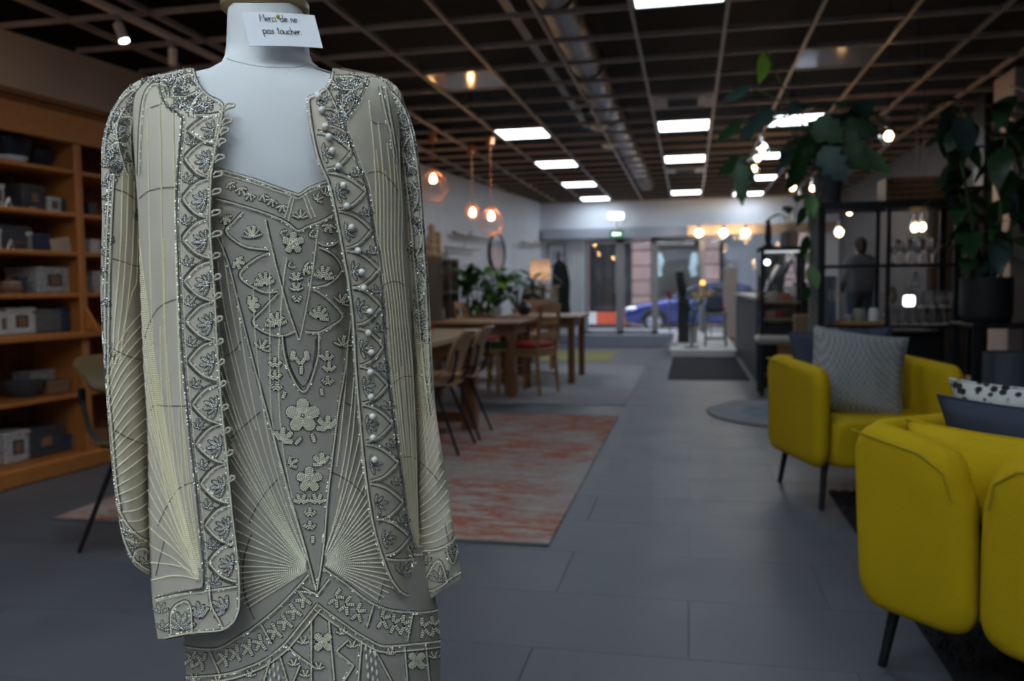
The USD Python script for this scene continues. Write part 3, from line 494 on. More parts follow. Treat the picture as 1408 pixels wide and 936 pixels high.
def plant(name, label, loc, pr, ph, pm, stems, Ls, mats, spread=(10, 70), hs=(.1, .4), lobes=0, seed=1, ratio=.45, lean=.45, bend=(.2, .7)):
    R = random.Random(seed); t = thing(name, label, 'plant', loc); pot(t, pr, ph, pm)
    for k in range(stems):
        az = R.uniform(0, 360) if stems < 8 else k * 137.5 % 360 + R.uniform(-15, 15); q = math.radians(az); h = R.uniform(*hs); rr = h * lean * R.uniform(.5, 1.2)
        tip = np.array([-math.sin(q) * rr, math.cos(q) * rr, ph + h]); a = np.array([-math.sin(q) * pr * .3, math.cos(q) * pr * .3, ph * .86])
        obj('stem', B().tube([a, a * .5 + tip * .5 + (0, 0, h * .12), tip], [.006, .005, .004], 5), MT['stem'], t)
        L = R.uniform(*Ls); put_leaf(t, tip, az, 90 - R.uniform(*spread) - 30, L, L * ratio, R.choice(mats), R.uniform(*bend), lobes)
    return t
L1, L2, L3 = MT['leaf'], MT['leaf2'], MT['leaf3']
def ptat(px, py, Y): return aty(px, py, Y)
plant('potted_plant', 'upright broad-leaved plant in a yellowish pot beside the grey cube shelf', tuple(ptat(643, 424, 11.6)[:2]) + (.618,), .09, .16, plain('mustard_pot', (.42, .34, .12), .6), 14, (.30, .42), [L1, L2, L2], (0, 35), (.2, .42), seed=3, ratio=.36, lean=.1)
plant('potted_plant', 'drooping leafy plant in a small white pot second from the grey shelf', tuple(ptat(659, 424, 11.8)[:2]) + (.618,), .08, .14, MT['white_ceramic'], 24, (.20, .32), [L1, L2], (30, 80), (.12, .5), seed=4, lean=.7)
plant('potted_plant', 'bushy plant with lime highlights in the pale pot below the mirror', tuple(ptat(682, 426, 11.62)[:2]) + (.618,), .095, .17, MT['white_ceramic'], 34, (.22, .36), [L1, L2, L2, L3], (20, 75), (.1, .58), seed=5, lean=.55)
plant('potted_plant', 'wide dark leafy plant left of the lamp crate', tuple(ptat(712, 428, 11.7)[:2]) + (.618,), .09, .14, MT['grey_plastic'], 30, (.20, .34), [L1, L1, L2, MT['leafblue']], (20, 80), (.12, .5), seed=6, lean=.8)
plant('potted_plant', 'low trailing plant in front of the middle pots on the sideboard', tuple(ptat(662, 432, 11.55)[:2]) + (.618,), .06, .09, MT['terracotta'], 14, (.14, .24), [L1, L2], (60, 100), (.05, .22), seed=8, lean=1.1)
p = aty(695, 433, 9.6); vase((-1.85, 9.4, .745), [(.0001, 0), (.04, 0), (.085, .05), (.088, .09), (.05, .14), (.045, .15)], MT['black_ceramic'], 'round black pot on the far wooden table', 'pot')
p = ptat(727, 433, 11.7); vase((p[0], p[1], .618), [(.0001, 0), (.07, 0), (.10, .14), (.105, .15), (.1, .16)], MT['terracotta'], 'terracotta pot on the sideboard near the lamp crate', 'pot')
# crate, lamp, chalkboard
p = aty(745, 430, 13.9); t = thing('lattice_crate', 'weathered slatted crate carrying the table lamp', 'crate', (p[0], p[1], 0)); Wc, zc0, zc1 = .50, .0, 1.06
for sx in (-1, 1):
    for sy in (-1, 1): obj('post', B().box((sx * (Wc / 2 - .02), sy * .18, (zc0 + zc1) / 2), (.04, .04, zc1 - zc0), .003), MT['drift'], t, False)
for k in range(7):
    z = zc0 + .06 + k * .155
    for s in (-1, 1): obj('slat', B().box((0, s * .205, z), (Wc, .012, .07), .003), MT['drift'], t, False)
obj('top_board', B().box((0, 0, zc1 + .012), (Wc + .06, .46, .024), .004), MT['drift'], t, False)
t = thing('table_lamp', 'table lamp with glowing peach drum shade on the slatted crate', 'lamp', (p[0] - .02, p[1], zc1 + .024)); obj('base', B().cyl((0, 0, 0), (0, 0, .02), .08, n=18).cyl((0, 0, .02), (0, 0, .14), .012), MT['copper'], t)
shade = mat('lamp_shade', {'d': ('diffuse_bsdf', {'color': (.75, .68, .6)}), 't': ('translucent_bsdf', {'color': (.85, .70, .57)}), 'm': ('mix_closure', {'fac': .6})}, [('d.BSDF', 'm.closure1'), ('t.BSDF', 'm.closure2')], 'm.closure')
obj('shade', B().lathe([(.178, .08), (.168, .43), (.165, .43), (.175, .08)], n=28), shade, t); obj('shade_ring', B().tube([(.178 * math.cos(a), .178 * math.sin(a), .08) for a in np.linspace(0, 6.28, 28, endpoint=False)], .004, 5, True), MT['white_plastic'], t); obj('bulb', B().ball((0, 0, .22), (.035, .035, .045), 2), emitter('lamp_bulb', (1, .82, .66), 34.0), t)
q = aty(739, 405, 13.4); t = thing('chalkboard', 'small black chalkboard with pale scribble in front of the crate', 'chalkboard', (q[0], 13.45, .72)); M = rotm(-8, 0, 0); obj('slate', B().box((0, 0, .17), (.20, .015, .32), .003, M), MT['black_plastic'], t, False); obj('frame', B().box((0, 0, .33), (.22, .022, .02), .003, M).box((0, 0, .01), (.22, .022, .02), .003, M).box((-.105, 0, .17), (.02, .022, .34), .003, M).box((.105, 0, .17), (.02, .022, .34), .003, M), MT['black_metal'], t, False); obj('chalk_mark', B().box((0, -.009, .27), (.09, .002, .02), 0, M), MT['sand'], t, False)
t = thing('plant_stand', 'narrow wooden stand carrying the chalkboard and white bowl', 'stand', (q[0] - .02, 13.38, 0)); obj('top', B().box((0, 0, .70), (.55, .34, .03), .004), MT['brown_h'], t, False)
for sx in (-1, 1):
    for sy in (-1, 1): obj('leg', B().box((sx * .24, sy * .13, .345), (.035, .035, .69), .003), MT['brown'], t, False)
vase((q[0] - .05, 13.3, .716), [(.0001, 0), (.05, 0), (.14, .06), (.13, .09), (.06, .10)], MT['white_ceramic'], 'white lidded bowl in front of the chalkboard', 'bowl')
# black coat on a stand, framed print
q = aty(768, 400, 15.6); t = thing('coat_stand', 'slim dark coat stand in front of the white boards', 'coat stand', (q[0], q[1], 0)); obj('pole', B().cyl((0, 0, .02), (0, 0, 1.72), .018), MT['black_metal'], t); obj('foot', B().cyl((0, 0, 0), (0, 0, .03), .17, n=20), MT['black_metal'], t)
for k in range(4): a = k * 1.57 + .4; obj('hook', B().tube([(0, 0, 1.6), (.07 * math.cos(a), .07 * math.sin(a), 1.62), (.11 * math.cos(a), .11 * math.sin(a), 1.70)], .008, 6), MT['black_metal'], t)
P = [[((.10 + .10 * (1 - u)) * math.cos(a) * (1 + .12 * math.sin(5 * a)) if u < .98 else .02 * math.cos(a), (.07 + .06 * (1 - u)) * math.sin(a) * (1 + .12 * math.sin(5 * a)) if u < .98 else .02 * math.sin(a), .45 + u * 1.1) for a in np.linspace(0, 2 * np.pi, 25)[:-1]] for u in np.linspace(0, 1, 12)]
t = thing('black_coat', 'long black coat hanging on the stand by the entrance', 'coat', (q[0] + .02, q[1] - .02, .02)); obj('body', B().grid(P, flip=False, wrap=True), plain('coat_black', (.012, .012, .014), .95), t, 60); obj('sleeve', B().tube([(.10, -.05, 1.45), (.17, -.07, 1.1), (.16, -.08, .75)], [.05, .05, .045], 8), plain('coat_sleeve', (.014, .014, .016), .95), t)
q = aty(765, 351, YB - .03); t = thing('framed_print', 'white print in a thin black frame on the back wall by the corner', 'picture', (q[0], YB - .03 if False else q[1], q[2])); obj('frame', B().box((0, 0, .245), (.40, .03, .022)).box((0, 0, -.245), (.40, .03, .022)).box((-.19, 0, 0), (.022, .03, .49)).box((.19, 0, 0), (.022, .03, .49)), MT['black_plastic'], t, False); obj('sheet', B().box((0, .004, 0), (.37, .012, .47)), plain('print_paper', (.55, .53, .60), .5), t, False)
obj('drawing', B().tube([(-.12, -.004, -.13), (-.05, -.004, -.06), (.0, -.004, -.1), (.06, -.004, .03), (.12, -.004, -.02)], .006, 4).tube([(-.04, -.004, -.06), (-.06, -.004, .05), (0, -.004, .1)], .005, 4), MT['black_plastic'], t)
# ------------------------------------------------------------------ rugs and mats
def rug_mat(name, base, spots, scale):
    return mat(name, {'tc': ('texture_coordinate', {}), 'm1': ('mapping', {'scale': (1.0, 4.5, 1)}), 'n1': ('noise_texture', {'scale': scale, 'detail': 7.0, 'roughness': .72, 'distortion': .3}), 'r1': ('rgb_ramp', {'ramp': [(.33, spots[2]), (.38, base), (.46, spots[0]), (.50, spots[1]), (.56, spots[2]), (.60, base), (.66, spots[1])]}),
        'n2': ('noise_texture', {'scale': 1.1, 'detail': 3.0}), 'r2': ('rgb_ramp', {'ramp': [(.46, (0, 0, 0)), (.66, (.9, .9, .9))]}), 'mx': ('mix', {'color2': base}), 'n3': ('noise_texture', {'scale': 46.0, 'detail': 3.0}), 'r3': ('rgb_ramp', {'ramp': [(.35, (.74,) * 3), (.65, (1.1,) * 3)]}), 'm3': ('mix', {'mix_type': 'multiply', 'fac': .8}), 'p': ('principled_bsdf', {'roughness': 1.0, 'specular_ior_level': .1})},
        [('tc.object', 'm1.vector'), ('m1.vector', 'n1.vector'), ('n1.fac', 'r1.fac'), ('tc.object', 'n2.vector'), ('n2.fac', 'r2.fac'), ('r2.color', 'mx.fac'), ('r1.color', 'mx.color1'), ('m1.vector', 'n3.vector'), ('n3.fac', 'r3.fac'), ('mx.color', 'm3.color1'), ('r3.color', 'm3.color2'), ('m3.color', 'p.base_color')], 'p.BSDF')
def rug(name, label, x0, x1, y0, y1, m, cat='rug', border=None):
    t = thing(name, label, cat, ((x0 + x1) / 2, (y0 + y1) / 2, 0)); obj('pile', B().box((0, 0, .005), (x1 - x0, y1 - y0, .009), .003), m, t, False)
    if border:
        for s in (-1, 1): obj('edge_binding', B().box((0, s * ((y1 - y0) / 2 + .006), .005), (x1 - x0, .012, .009), .003), border, t, False)
rug('area_rug', 'worn red and grey patterned rug under the light dining table', -2.95, -.57, 3.375, 6.82, rug_mat('red_rug', (.41, .39, .38), ((.42, .37, .30), (.42, .15, .09), (.36, .08, .08)), 3.6), border=plain('rug_binding', (.13, .12, .12), .9))
rug('area_rug', 'pale blue grey faded rug under the wooden chairs', -2.9, -.56, 7.49, 11.08, rug_mat('pale_rug', (.34, .36, .38), ((.30, .33, .37), (.38, .30, .29), (.24, .28, .35)), 2.6), border=plain('rug_binding_pale', (.42, .42, .42), .9))
rug('small_rug', 'small yellow green rug before the entrance mat', -2.2, -1.12, 11.77, 13.44, MT['yellow_mat'])
rug('entry_mat', 'large blue grey mat inside the sliding doors', -2.75, -.3, 14.4, 17.9, MT['entry_mat'], 'mat')
# ================================================================== the street outside
def gz(y): return -.042 * (y - 18.0)
st = struct('ground', B().prism([(18.1, .0), (60, gz(60)), (60, gz(60) - .2), (18.1, -.2)], -30, 30, rotm(90, 0, 90)), plain('pavement', (.42, .42, .43), .8, noise=(1.5, (.36, .36, .37))), smooth=False)
obj('kerb', B().box((0, 24.6, gz(24.6) + .02), (40, .2, .1), .02), plain('kerb_stone', (.30, .30, .30), .8), st, False)
struct('floor', B().box((0, 18.05, -.03), (6.4, .2, .06)), MT['alu'], label='door threshold')
# our own building's front above and beside the shop
fb = struct('wall_front', B().box((0, 18.35, 9.4), (60, .3, 11.6)).box((-16.6, 18.35, 1.8), (26.6, .3, 3.6)).box((16.4, 18.35, 1.8), (27, .3, 3.6)), plain('front_render', (.20, .18, .17), .8), smooth=False)
# facade: pink stone courses between dark shop windows
YF = 31.0; zg = gz(YF)
stone = [plain('pink_stone_%d' % k, c, .8, noise=(4, d)) for k, (c, d) in enumerate((((.42, .27, .23), (.36, .23, .20)), ((.46, .30, .26), (.40, .26, .22)), ((.39, .26, .225), (.33, .22, .19))))]
fc = struct('wall_facade', B().box((0, YF + .4, zg + 5), (34, .5, 10.4)), plain('facade_render', (.30, .21, .185), .8))
def fx(px): return float(aty(px, 400, YF)[0])
piers = [(fx(868), fx(899)), (fx(966), fx(990)), (fx(780), fx(811)), (fx(990) + 2.2, fx(990) + 3.3)]
for k, (a, b_) in enumerate(piers):
    for c in range(10):
        z0 = zg + .1 + c * .55
        obj('stone', B().box(((a + b_) / 2, YF + .07, z0 + .265), (b_ - a, .25, .52), .03), stone[(c + k) % 3], fc, False)
for c in range(3): obj('stone', B().box((0, YF + .1, zg + 4.6 + c * .6), (34, .2, .57), .03), stone[c % 3], fc, False)
def shopwin(x0, x1, label, inner, cat='shop window'):
    t = thing('shop_window', label, cat, ((x0 + x1) / 2, YF + .02, zg)); w = x1 - x0
    obj('frame', B().box((0, 0, 4.0), (w, .2, .2)).box((-w / 2 + .06, 0, 2.1), (.12, .2, 3.9)).box((w / 2 - .06, 0, 2.1), (.12, .2, 3.9)).box((0, 0, .45), (w, .2, .5)), MT['black_plastic'], t, False)
    obj('pane', B().box((0, .05, 2.3), (w - .2, .02, 3.3)), MT['glass'], t, False); obj('interior', B().box((0, .13, 2.3), (w - .2, .06, 3.3)), inner, t, False); return t, w
sw, w = shopwin(fx(811), fx(868), 'dark shop window across the street behind the sliding doors', plain('shop_dark', (.02, .024, .03), .5)); obj('poster', B().box((.22 * w, .085, 2.35), (.22 * w, .02, 1.2)), plain('poster_blue', (.25, .33, .46), .5), sw, False); obj('door_leaf', B().box((-.05 * w, .085, 2.2), (.14 * w, .03, 3.4)), plain('door_brown', (.10, .07, .055), .5), sw, False)
sw, w = shopwin(fx(899) - .1, fx(966), 'lit shop window across the street behind the blue car', plain('shop_beige', (.22, .20, .15), .6)); 
for sx in (-.36, .34): obj('curtain', B().tube([(sx * w, .08, 2.75), (sx * w + .05, .08, 2.45), (sx * w - .04, .08, 2.2), (sx * w + .03, .08, 1.9)], [.12, .2, .17, .14], 8), plain('curtain_pale_%d' % (sx > 0), (.45, .55, .55), .7), sw)
sw, w = shopwin(fx(990), fx(990) + 2.2, 'pale shop window seen through the large window on the right', plain('shop_pale', (.85, .86, .88), .6))
# red and white barrier
p = aty(840, 428, 29.3); t = thing('road_barrier', 'red and white striped barrier board beside the blue car', 'barrier', (p[0], 29.3, gz(29.3)))
for k in range(6): obj('stripe', B().box((-1.25 + k * .5, 0, .40), (.5, .04, .42), .004), plain('barrier_%d' % k, ((.65, .62, .58), (.62, .10, .04))[(k // 2) % 2 if k < 2 else (1 if k > 1 else 0)], .5), t, False)
for s in (-1, 1): obj('post', B().box((s * 1.2, .05, .4), (.08, .08, .8), .01), MT['grey_metal'], t, False); obj('foot', B().box((s * 1.2, .05, .05), (.3, .6, .1), .02), MT['black_plastic'], t, False)
# blue car, nose to the left
def car():
    p = aty(862, 440, 26.5); x0 = p[0]; t = thing('car', 'blue hatchback parked across the street outside the doors', 'car', (x0, 26.5, gz(26.5))); UsdGeom.Xformable(t).AddScaleOp().Set(Gf.Vec3f(1.04, 1.04, 1.0))
    blue = plain('car_blue', (.012, .024, .19), .25, .3, extra={'coat_weight': 1.0}); dark = plain('car_glass', (.02, .025, .03), .1); n = 13
    prof = [(0, .35, .62), (.05, .25, .72), (.35, .2, .84), (1.0, .2, .96), (1.25, .2, 1.02), (2.0, .2, 1.0), (3.0, .2, 1.02), (3.8, .22, 1.0), (4.15, .3, .9), (4.2, .4, .75)]
    def shell(prof, w, top): 
        P = []
        for x, zb, zt_ in prof:
            h = (zt_ - zb) / 2; zc = (zt_ + zb) / 2; e = 1 - .12 * (abs(x - 2.1) / 2.1) ** 4
            P.append([(x, w * e * np.sign(math.cos(a)) * abs(math.cos(a)) ** .35, zc + h * np.sign(math.sin(a)) * abs(math.sin(a)) ** .45) for a in np.linspace(0, 2 * np.pi, 21)[:-1]])
        b = B().grid(P, wrap=True, flip=True); 
        for ring, fl in ((P[0], 1), (P[-1], 0)):
            r = np.array(ring); c = r.mean(0); b.add(np.vstack([r, c]), [((i, (i + 1) % 20, 20) if fl else ((i + 1) % 20, i, 20)) for i in range(20)])
        return b
    obj('body', shell(prof, .87, 1), blue, t, 40)
    cab = [(1.15, .9, .98), (1.5, .9, 1.2), (1.95, .9, 1.40), (2.5, .9, 1.46), (3.2, .9, 1.43), (3.7, .9, 1.25), (4.0, .9, 1.0)]
    obj('cabin_glass', shell(cab, .72, 1), dark, t, 40); obj('roof', shell([(1.95, 1.38, 1.43), (2.5, 1.42, 1.49), (3.2, 1.38, 1.465), (3.6, 1.26, 1.34)], .66, 1), blue, t, 40)
    for x in (1.62, 2.45, 3.3): obj('pillar', B().box((x, -.70, 1.18), (.06, .05, .42), .01), blue, t, False)
    for x in (.85, 3.4):
        for s in (-1, 1):
            wh = obj('wheel', B().cyl((x, s * .72, .31), (x, s * .9, .31), .32, n=24), MT['black_plastic'], t, 30); obj('hub_cap', B().cyl((x, s * .9, .31), (x, s * .915, .31), .22, n=18), MT['grey_metal'], wh, 30)
            for k in range(5): a = k * 1.257; obj('spoke', B().cyl((x, s * .92, .31), (x + .19 * math.cos(a), s * .92, .31 + .19 * math.sin(a)), .03, .02, 6), MT['chrome'], wh)
            obj('wheel_arch', B().tube([(x + .37 * math.cos(a), s * .84, .31 + .37 * math.sin(a)) for a in np.linspace(.1, 3.04, 12)], .045, 6), MT['black_plastic'], t)
    obj('headlamp', B().ball((.22, -.66, .70), (.22, .16, .09), 2), MT['chrome'], t); obj('headlamp', B().ball((.22, .66, .70), (.22, .16, .09), 2), MT['chrome'], t); obj('fog_lamp', B().ball((.10, -.62, .40), (.08, .1, .05), 1), MT['chrome'], t); obj('grille', B().box((.0, 0, .5), (.08, 1.0, .16), .02), MT['black_plastic'], t); obj('mirror', B().ball((1.45, -.95, 1.02), (.07, .12, .07), 1), blue, t); obj('door_handle', B().box((2.5, -.885, .86), (.16, .03, .03), .01), blue, t); obj('door_handle', B().box((3.3, -.885, .86), (.16, .03, .03), .01), blue, t); obj('bumper', B().box((.06, 0, .34), (.16, 1.6, .14), .05), MT['black_plastic'], t)
car()
# ================================================================== yellow armchairs
def uph(pts, rs, L=.02, it=14):
    import manifold3d as m3
    m = m3.Manifold.batch_hull([m3.Manifold.sphere(float(r), 24).translate(tuple(map(float, p))) for p, r in zip(pts, np.broadcast_to(rs, len(pts)))]).refine_to_length(L).to_mesh(); t = trimesh.Trimesh(m.vert_properties[:, :3], m.tri_verts, process=True); trimesh.smoothing.filter_taubin(t, .5, -.52, it); return t
def rhull(pts, rs, sub=2):
    s = trimesh.creation.icosphere(sub); rs = np.broadcast_to(rs, len(pts)); return trimesh.convex.convex_hull(np.vstack([s.vertices * r + np.array(p) for p, r in zip(pts, rs)]))
def armchair(label, loc, rz):
    t = thing('armchair', label, 'armchair', loc, rz)
    for s, nm in ((-1, 'left'), (1, 'right')):
        r = .042
        arm = uph([(s * .318, y, z) for y, z in ((-.31, .245), (.30, .225), (-.315, .64), (.30, .655))], [r, r, .045, .045]); obj('arm', B().tm(arm), MT['yellow'], t, 60)
        back = uph([(s * .30, .318, .225), (s * .046, .325, .225), (s * .315, .325, .655), (s * .10, .335, .615), (s * .055, .333, .565)], [.045, .042, .046, .06, .045]); obj('back', B().tm(back), MT['yellow'], t, 60)
        obj('piping', B().tube([(s * .362, .0, .662), (s * .362, .28, .668), (s * .350, .365, .672), (s * .12, .395, .645), (s * .064, .388, .606), (s * .046, .380, .54)], .003, 5), plain('piping_yellow', (.40, .29, .004), .8) if s < 0 and not MT.get('pip') else MT['pip'], t); MT['pip'] = UsdShade.Material.Get(stage, '/World/Looks/piping_yellow')
    obj('seat', B().tm(uph([(x, y, z) for x in (-.24, .24) for y in (-.32, .25) for z in (.24, .40)], .032)), MT['yellow'], t, 60)
    for sx in (-1, 1):
        for sy in (-1, 1): obj('leg', B().cyl((sx * .27, sy * .25, .24), (sx * .30, sy * .285, 0), .018, .012, 12), MT['black_metal'], t)
    return t.GetPrim()
A1 = (.84, 4.48, 0); A2 = (.945, 2.42, 0)
ac = armchair('yellow armchair with the checked cushion, the farther of the two', A1, 13.5)
dup(ac, A2, 131.5, 'near yellow armchair cut by the right edge, seen from behind')
def pillow(label, size, th, m, M, rzl=None, name='cushion', extra=None):
    w, h = size; t = thing(name, label, 'cushion', M[:3, 3]); R_ = M.copy(); R_[:3, 3] = 0; n = 22; u = np.linspace(-1, 1, n); X, Y = np.meshgrid(u, u, indexing='ij')
    hh = th / 2 * (np.clip(1 - X ** 2, 0, 1) * np.clip(1 - Y ** 2, 0, 1)) ** .42; px_ = X * w / 2 * (1 - .07 * (1 - Y ** 2)); py_ = Y * h / 2 * (1 - .07 * (1 - X ** 2)); hh += .006 * np.sin(7 * X + 3 * Y) * (1 - X ** 2) * (1 - Y ** 2)
    obj('cover', B().grid(np.stack([px_, py_, hh], -1), R_).grid(np.stack([px_, py_, -hh], -1), R_, flip=True), m, t, 60)
    e = [(px_[i, j], py_[i, j], 0) for i, j in [(k, 0) for k in range(n)] + [(n - 1, k) for k in range(1, n)] + [(k, n - 1) for k in range(n - 2, -1, -1)] + [(0, k) for k in range(n - 2, 0, -1)]]
    obj('seam', B().tube(e, .0035, 5, True, R_), m, t, 60); return t
def inchair(A, rz, loc, rx, ry=0, rz2=0): return rotm(0, 0, rz, A) @ rotm(0, 0, 0, loc) @ rotm(0, 0, rz2) @ rotm(rx, ry, 0)
check = mat('houndstooth', {'tc': ('texture_coordinate', {}), 'm': ('mapping', {'rotation': (0, 0, 0)}), 'c': ('checker_texture', {'color1': (.32, .32, .32), 'color2': (.045, .045, .05), 'scale': 80.0}), 'n': ('noise_texture', {'scale': 200.0}), 'mx': ('mix', {'fac': .3}), 'p': ('principled_bsdf', {'roughness': .9})}, [('tc.object', 'm.vector'), ('m.vector', 'c.vector'), ('tc.object', 'n.vector'), ('c.color', 'mx.color1'), ('n.color', 'mx.color2'), ('mx.color', 'p.base_color')], 'p.BSDF')
pillow('grey checked square cushion standing in the farther yellow armchair', (.46, .44), .17, check, inchair(A1, 13.5, (-.02, -.02, .625), 68, 0, -10) @ rotm(0, 0, -9))
pillow('dark navy cushion behind the left side of the checked cushion', (.44, .42), .14, MT['navy'], inchair(A1, 13.5, (-.07, .15, .62), 74, 0, 4))
pillow('navy cushion showing above the top edge of the checked cushion', (.42, .40), .12, plain('navy_blue_grey', (.06, .075, .12), .9), inchair(A1, 13.5, (.08, .235, .64), 82, 0, 0))
pillow('yellow lumbar cushion leaning on the back of the near armchair', (.52, .26), .17, MT['yellow'], inchair(A2, 131.5, (0, .235, .575), 80))
pillow('dark navy cushion in front of the yellow lumbar cushion', (.44, .40), .13, MT['navy'], inchair(A2, 131.5, (.0, .10, .585), 68, 0, 3))
spot = mat('leopard_print', {'tc': ('texture_coordinate', {}), 'v': ('voronoi_texture', {'scale': 48.0, 'randomness': 1.0}), 'r': ('rgb_ramp', {'ramp': [(0, (.015,) * 3), (.42, (.02,) * 3), (.5, (.55, .55, .52)), (1, (.6, .6, .57))]}), 'p': ('principled_bsdf', {'roughness': .9})}, [('tc.object', 'v.vector'), ('v.distance', 'r.fac'), ('r.color', 'p.base_color')], 'p.BSDF')
pillow('white cushion with black spots in the near armchair', (.44, .42), .15, spot, inchair(A2, 131.5, (.06, -.06, .61), 66, 0, 10))
# rugs on the right
rg = thing('shaggy_rug', 'black shaggy rug under the yellow armchairs', 'rug', (1.7, 3.0, 0)); obj('backing', B().box((0, 0, .005), (2.0, 3.0, .008), .003), MT['black_rug'], rg, False)
R_ = np.random.default_rng(3); tb = B(); q = np.stack([R_.uniform(-1.0, 1.0, 9000), R_.uniform(-1.5, 1.5, 9000)], 1); dirs = R_.normal(0, .014, (9000, 2)); V = np.zeros((9000, 3, 3)); V[:, 0, :2] = q; V[:, 1, :2] = q + (.006, .0); V[:, 2, :2] = q + dirs; V[:, :2, 2] = .008; V[:, 2, 2] = R_.uniform(.018, .034, 9000); tb.add(V.reshape(-1, 3), np.arange(27000).reshape(-1, 3)); obj('pile', tb, MT['black_rug'], rg, False, kind='stuff')
t = thing('round_rug', 'round blue and white rug behind the farther armchair', 'rug', (.98, 7.2, 0)); obj('pile', B().cyl((0, 0, .001), (0, 0, .010), .83, n=48), plain('round_rug_pale', (.33, .34, .36), 1.0, noise=(5, (.24, .27, .31))), t, 30); obj('medallion', B().cyl((0, 0, .010), (0, 0, .0125), .55, n=40), plain('round_rug_blue', (.14, .22, .29), 1.0, noise=(6, (.24, .30, .35))), t, 30); obj('edge_binding', B().tube([(.83 * math.cos(a), .83 * math.sin(a), .006) for a in np.linspace(0, 6.2832, 49)[:-1]], .006, 5, True), MT['navy'], t)
rug('door_mat', 'long black mat in front of the display platform', -.24, .66, 9.58, 12.6, MT['dark_mat'], 'mat')
# ------------------------------------------------------------------ display platform in the window
t = thing('display_platform', 'low white platform by the shop window', 'platform', (.2, 15.1, 0)); obj('top', B().box((0, 0, .085), (.98, 4.8, .03), .004), MT['white_paint'], t, False); obj('riser', B().box((0, 0, .036), (.94, 4.76, .07)), MT['white_paint'], t, False)
PZ = .1
def onp(px, Y): return float(aty(px, 440, Y)[0])
t = thing('pedestal', 'black box pedestal on the window platform', 'pedestal', (onp(940, 14.3), 14.3, PZ)); obj('body', B().box((0, 0, .36), (.19, .19, .72), .004), MT['black_plastic'], t, False); obj('cap', B().box((0, 0, .73), (.20, .20, .02), .003), MT['black_plastic'], t, False)
t = thing('tall_vase', 'slim black leaning vase on the black pedestal', 'vase', (onp(936, 14.3), 14.3, PZ + .74)); obj('body', B().tube([(.03, 0, 0), (.02, 0, .15), (-.01, 0, .30), (-.02, 0, .44)], [.05, .075, .07, .065], 14), MT['black_ceramic'], t); obj('lip', B().tube([(-.02 + .065 * math.cos(a), .065 * math.sin(a), .44) for a in np.linspace(0, 6.28, 16, endpoint=False)], .006, 5, True), MT['black_ceramic'], t)
t = thing('sign_stand', 'thin chrome sign stand at the platform corner', 'stand', (onp(921, 13.6), 13.6, PZ)); obj('pole', B().cyl((0, 0, .02), (0, 0, .78), .012), MT['chrome'], t); obj('foot', B().cyl((0, 0, 0), (0, 0, .02), .13, n=20), MT['chrome'], t); obj('head', B().ball((0, 0, .80), (.03, .03, .06), 1), MT['red'], t)
plant('grass_plant', 'thin yellow green plant beside the black pedestal', (onp(954, 14.2), 14.2, PZ), .07, .28, MT['grey_plastic'], 14, (.3, .5), [plain('olive_leaf', (.13, .12, .02), .6), L2], (0, 25), (.1, .4), seed=21, ratio=.10, lean=.25)
t = thing('side_stand', 'small round black pedestal table with a copper bowl', 'stand', (onp(951, 13.1), 13.1, PZ)); obj('top', B().cyl((0, 0, .34), (0, 0, .36), .10, n=20), MT['black_metal'], t); obj('stem', B().cyl((0, 0, .02), (0, 0, .34), .015), MT['black_metal'], t); obj('foot', B().cyl((0, 0, 0), (0, 0, .02), .11, n=20), MT['black_metal'], t); 
for px, lab in ((937, 'first gold bowl on the glass rail'), (958, 'second gold bowl on the glass rail'), (972, 'largest gold bowl on the glass rail, under the dark bag')):
    k = .7 if px != 972 else 1.3; p = (onp(px, 15.2), 15.2, .86); t = thing('gold_bowl', lab, 'bowl', p); obj('bowl_body', B().lathe([(.0001, 0), (.04 * k, .0), (.10 * k, .06 * k), (.105 * k, .07 * k), (.09 * k, .06 * k), (.0001, .01)], n=18), plain('gold_%d' % px, (.85, .50, .14), .3, .9), t); obj('foot', B().cyl((0, 0, -.02), (0, 0, .004), .04 * k), MT['copper'], t)
t = thing('display_rail', 'slim metal rail stand behind the black pedestal', 'rail', (onp(955, 15.2), 15.2, PZ)); obj('bar', B().box((0, 0, .72), (.62, .22, .02), .003), MT['chrome'], t, False)
for sx in (-.28, .28): obj('post', B().cyl((sx, 0, 0), (sx, 0, .71), .014), MT['chrome'], t)
t = thing('low_stool', 'grey green low stool on the platform by the counter', 'stool', (onp(984, 13.6), 13.6, PZ)); gs = plain('stool_green', (.13, .17, .15), .5); obj('seat', B().box((0, 0, .50), (.36, .30, .05), .01), gs, t, False); obj('cross_bar', B().box((0, 0, .10), (.30, .02, .02)), gs, t, False)
for sx in (-1, 1):
    for sy in (-1, 1): obj('leg', B().cyl((sx * .14, sy * .12, .48), (sx * .16, sy * .13, 0), .016), gs, t)
obj('shelf', B().box((0, 0, .12), (.30, .22, .02), .003), gs, t, False)
t = thing('bag', 'dark navy bag with a red strap on the low stool', 'bag', (onp(982, 13.6), 13.6, PZ + .525)); obj('body', B().tm(rhull([(-.09, -.03, .06), (.09, -.03, .06), (-.06, 0, .20), (.07, 0, .22)], .06)), MT['navy'], t, 60); obj('strap', B().tube([(.08, -.06, .14), (.15, -.08, .06), (.18, -.08, -.06)], .012, 6), MT['red'], t)
t = thing('curtain_panel', 'pale wooden screen panel by the shop window', 'screen', (onp(1001, 16.4), 16.4, 0)); 
for k in range(3): obj('board', B().box((-.05 + k * .085, 0, .72), (.08, .025, 1.3), .004), plain('screen_%d' % (k % 2), (.50, .40, .33), .6), t, False)
obj('foot', B().box((.01, 0, .05), (.4, .3, .1), .01), MT['raw'], t, False)
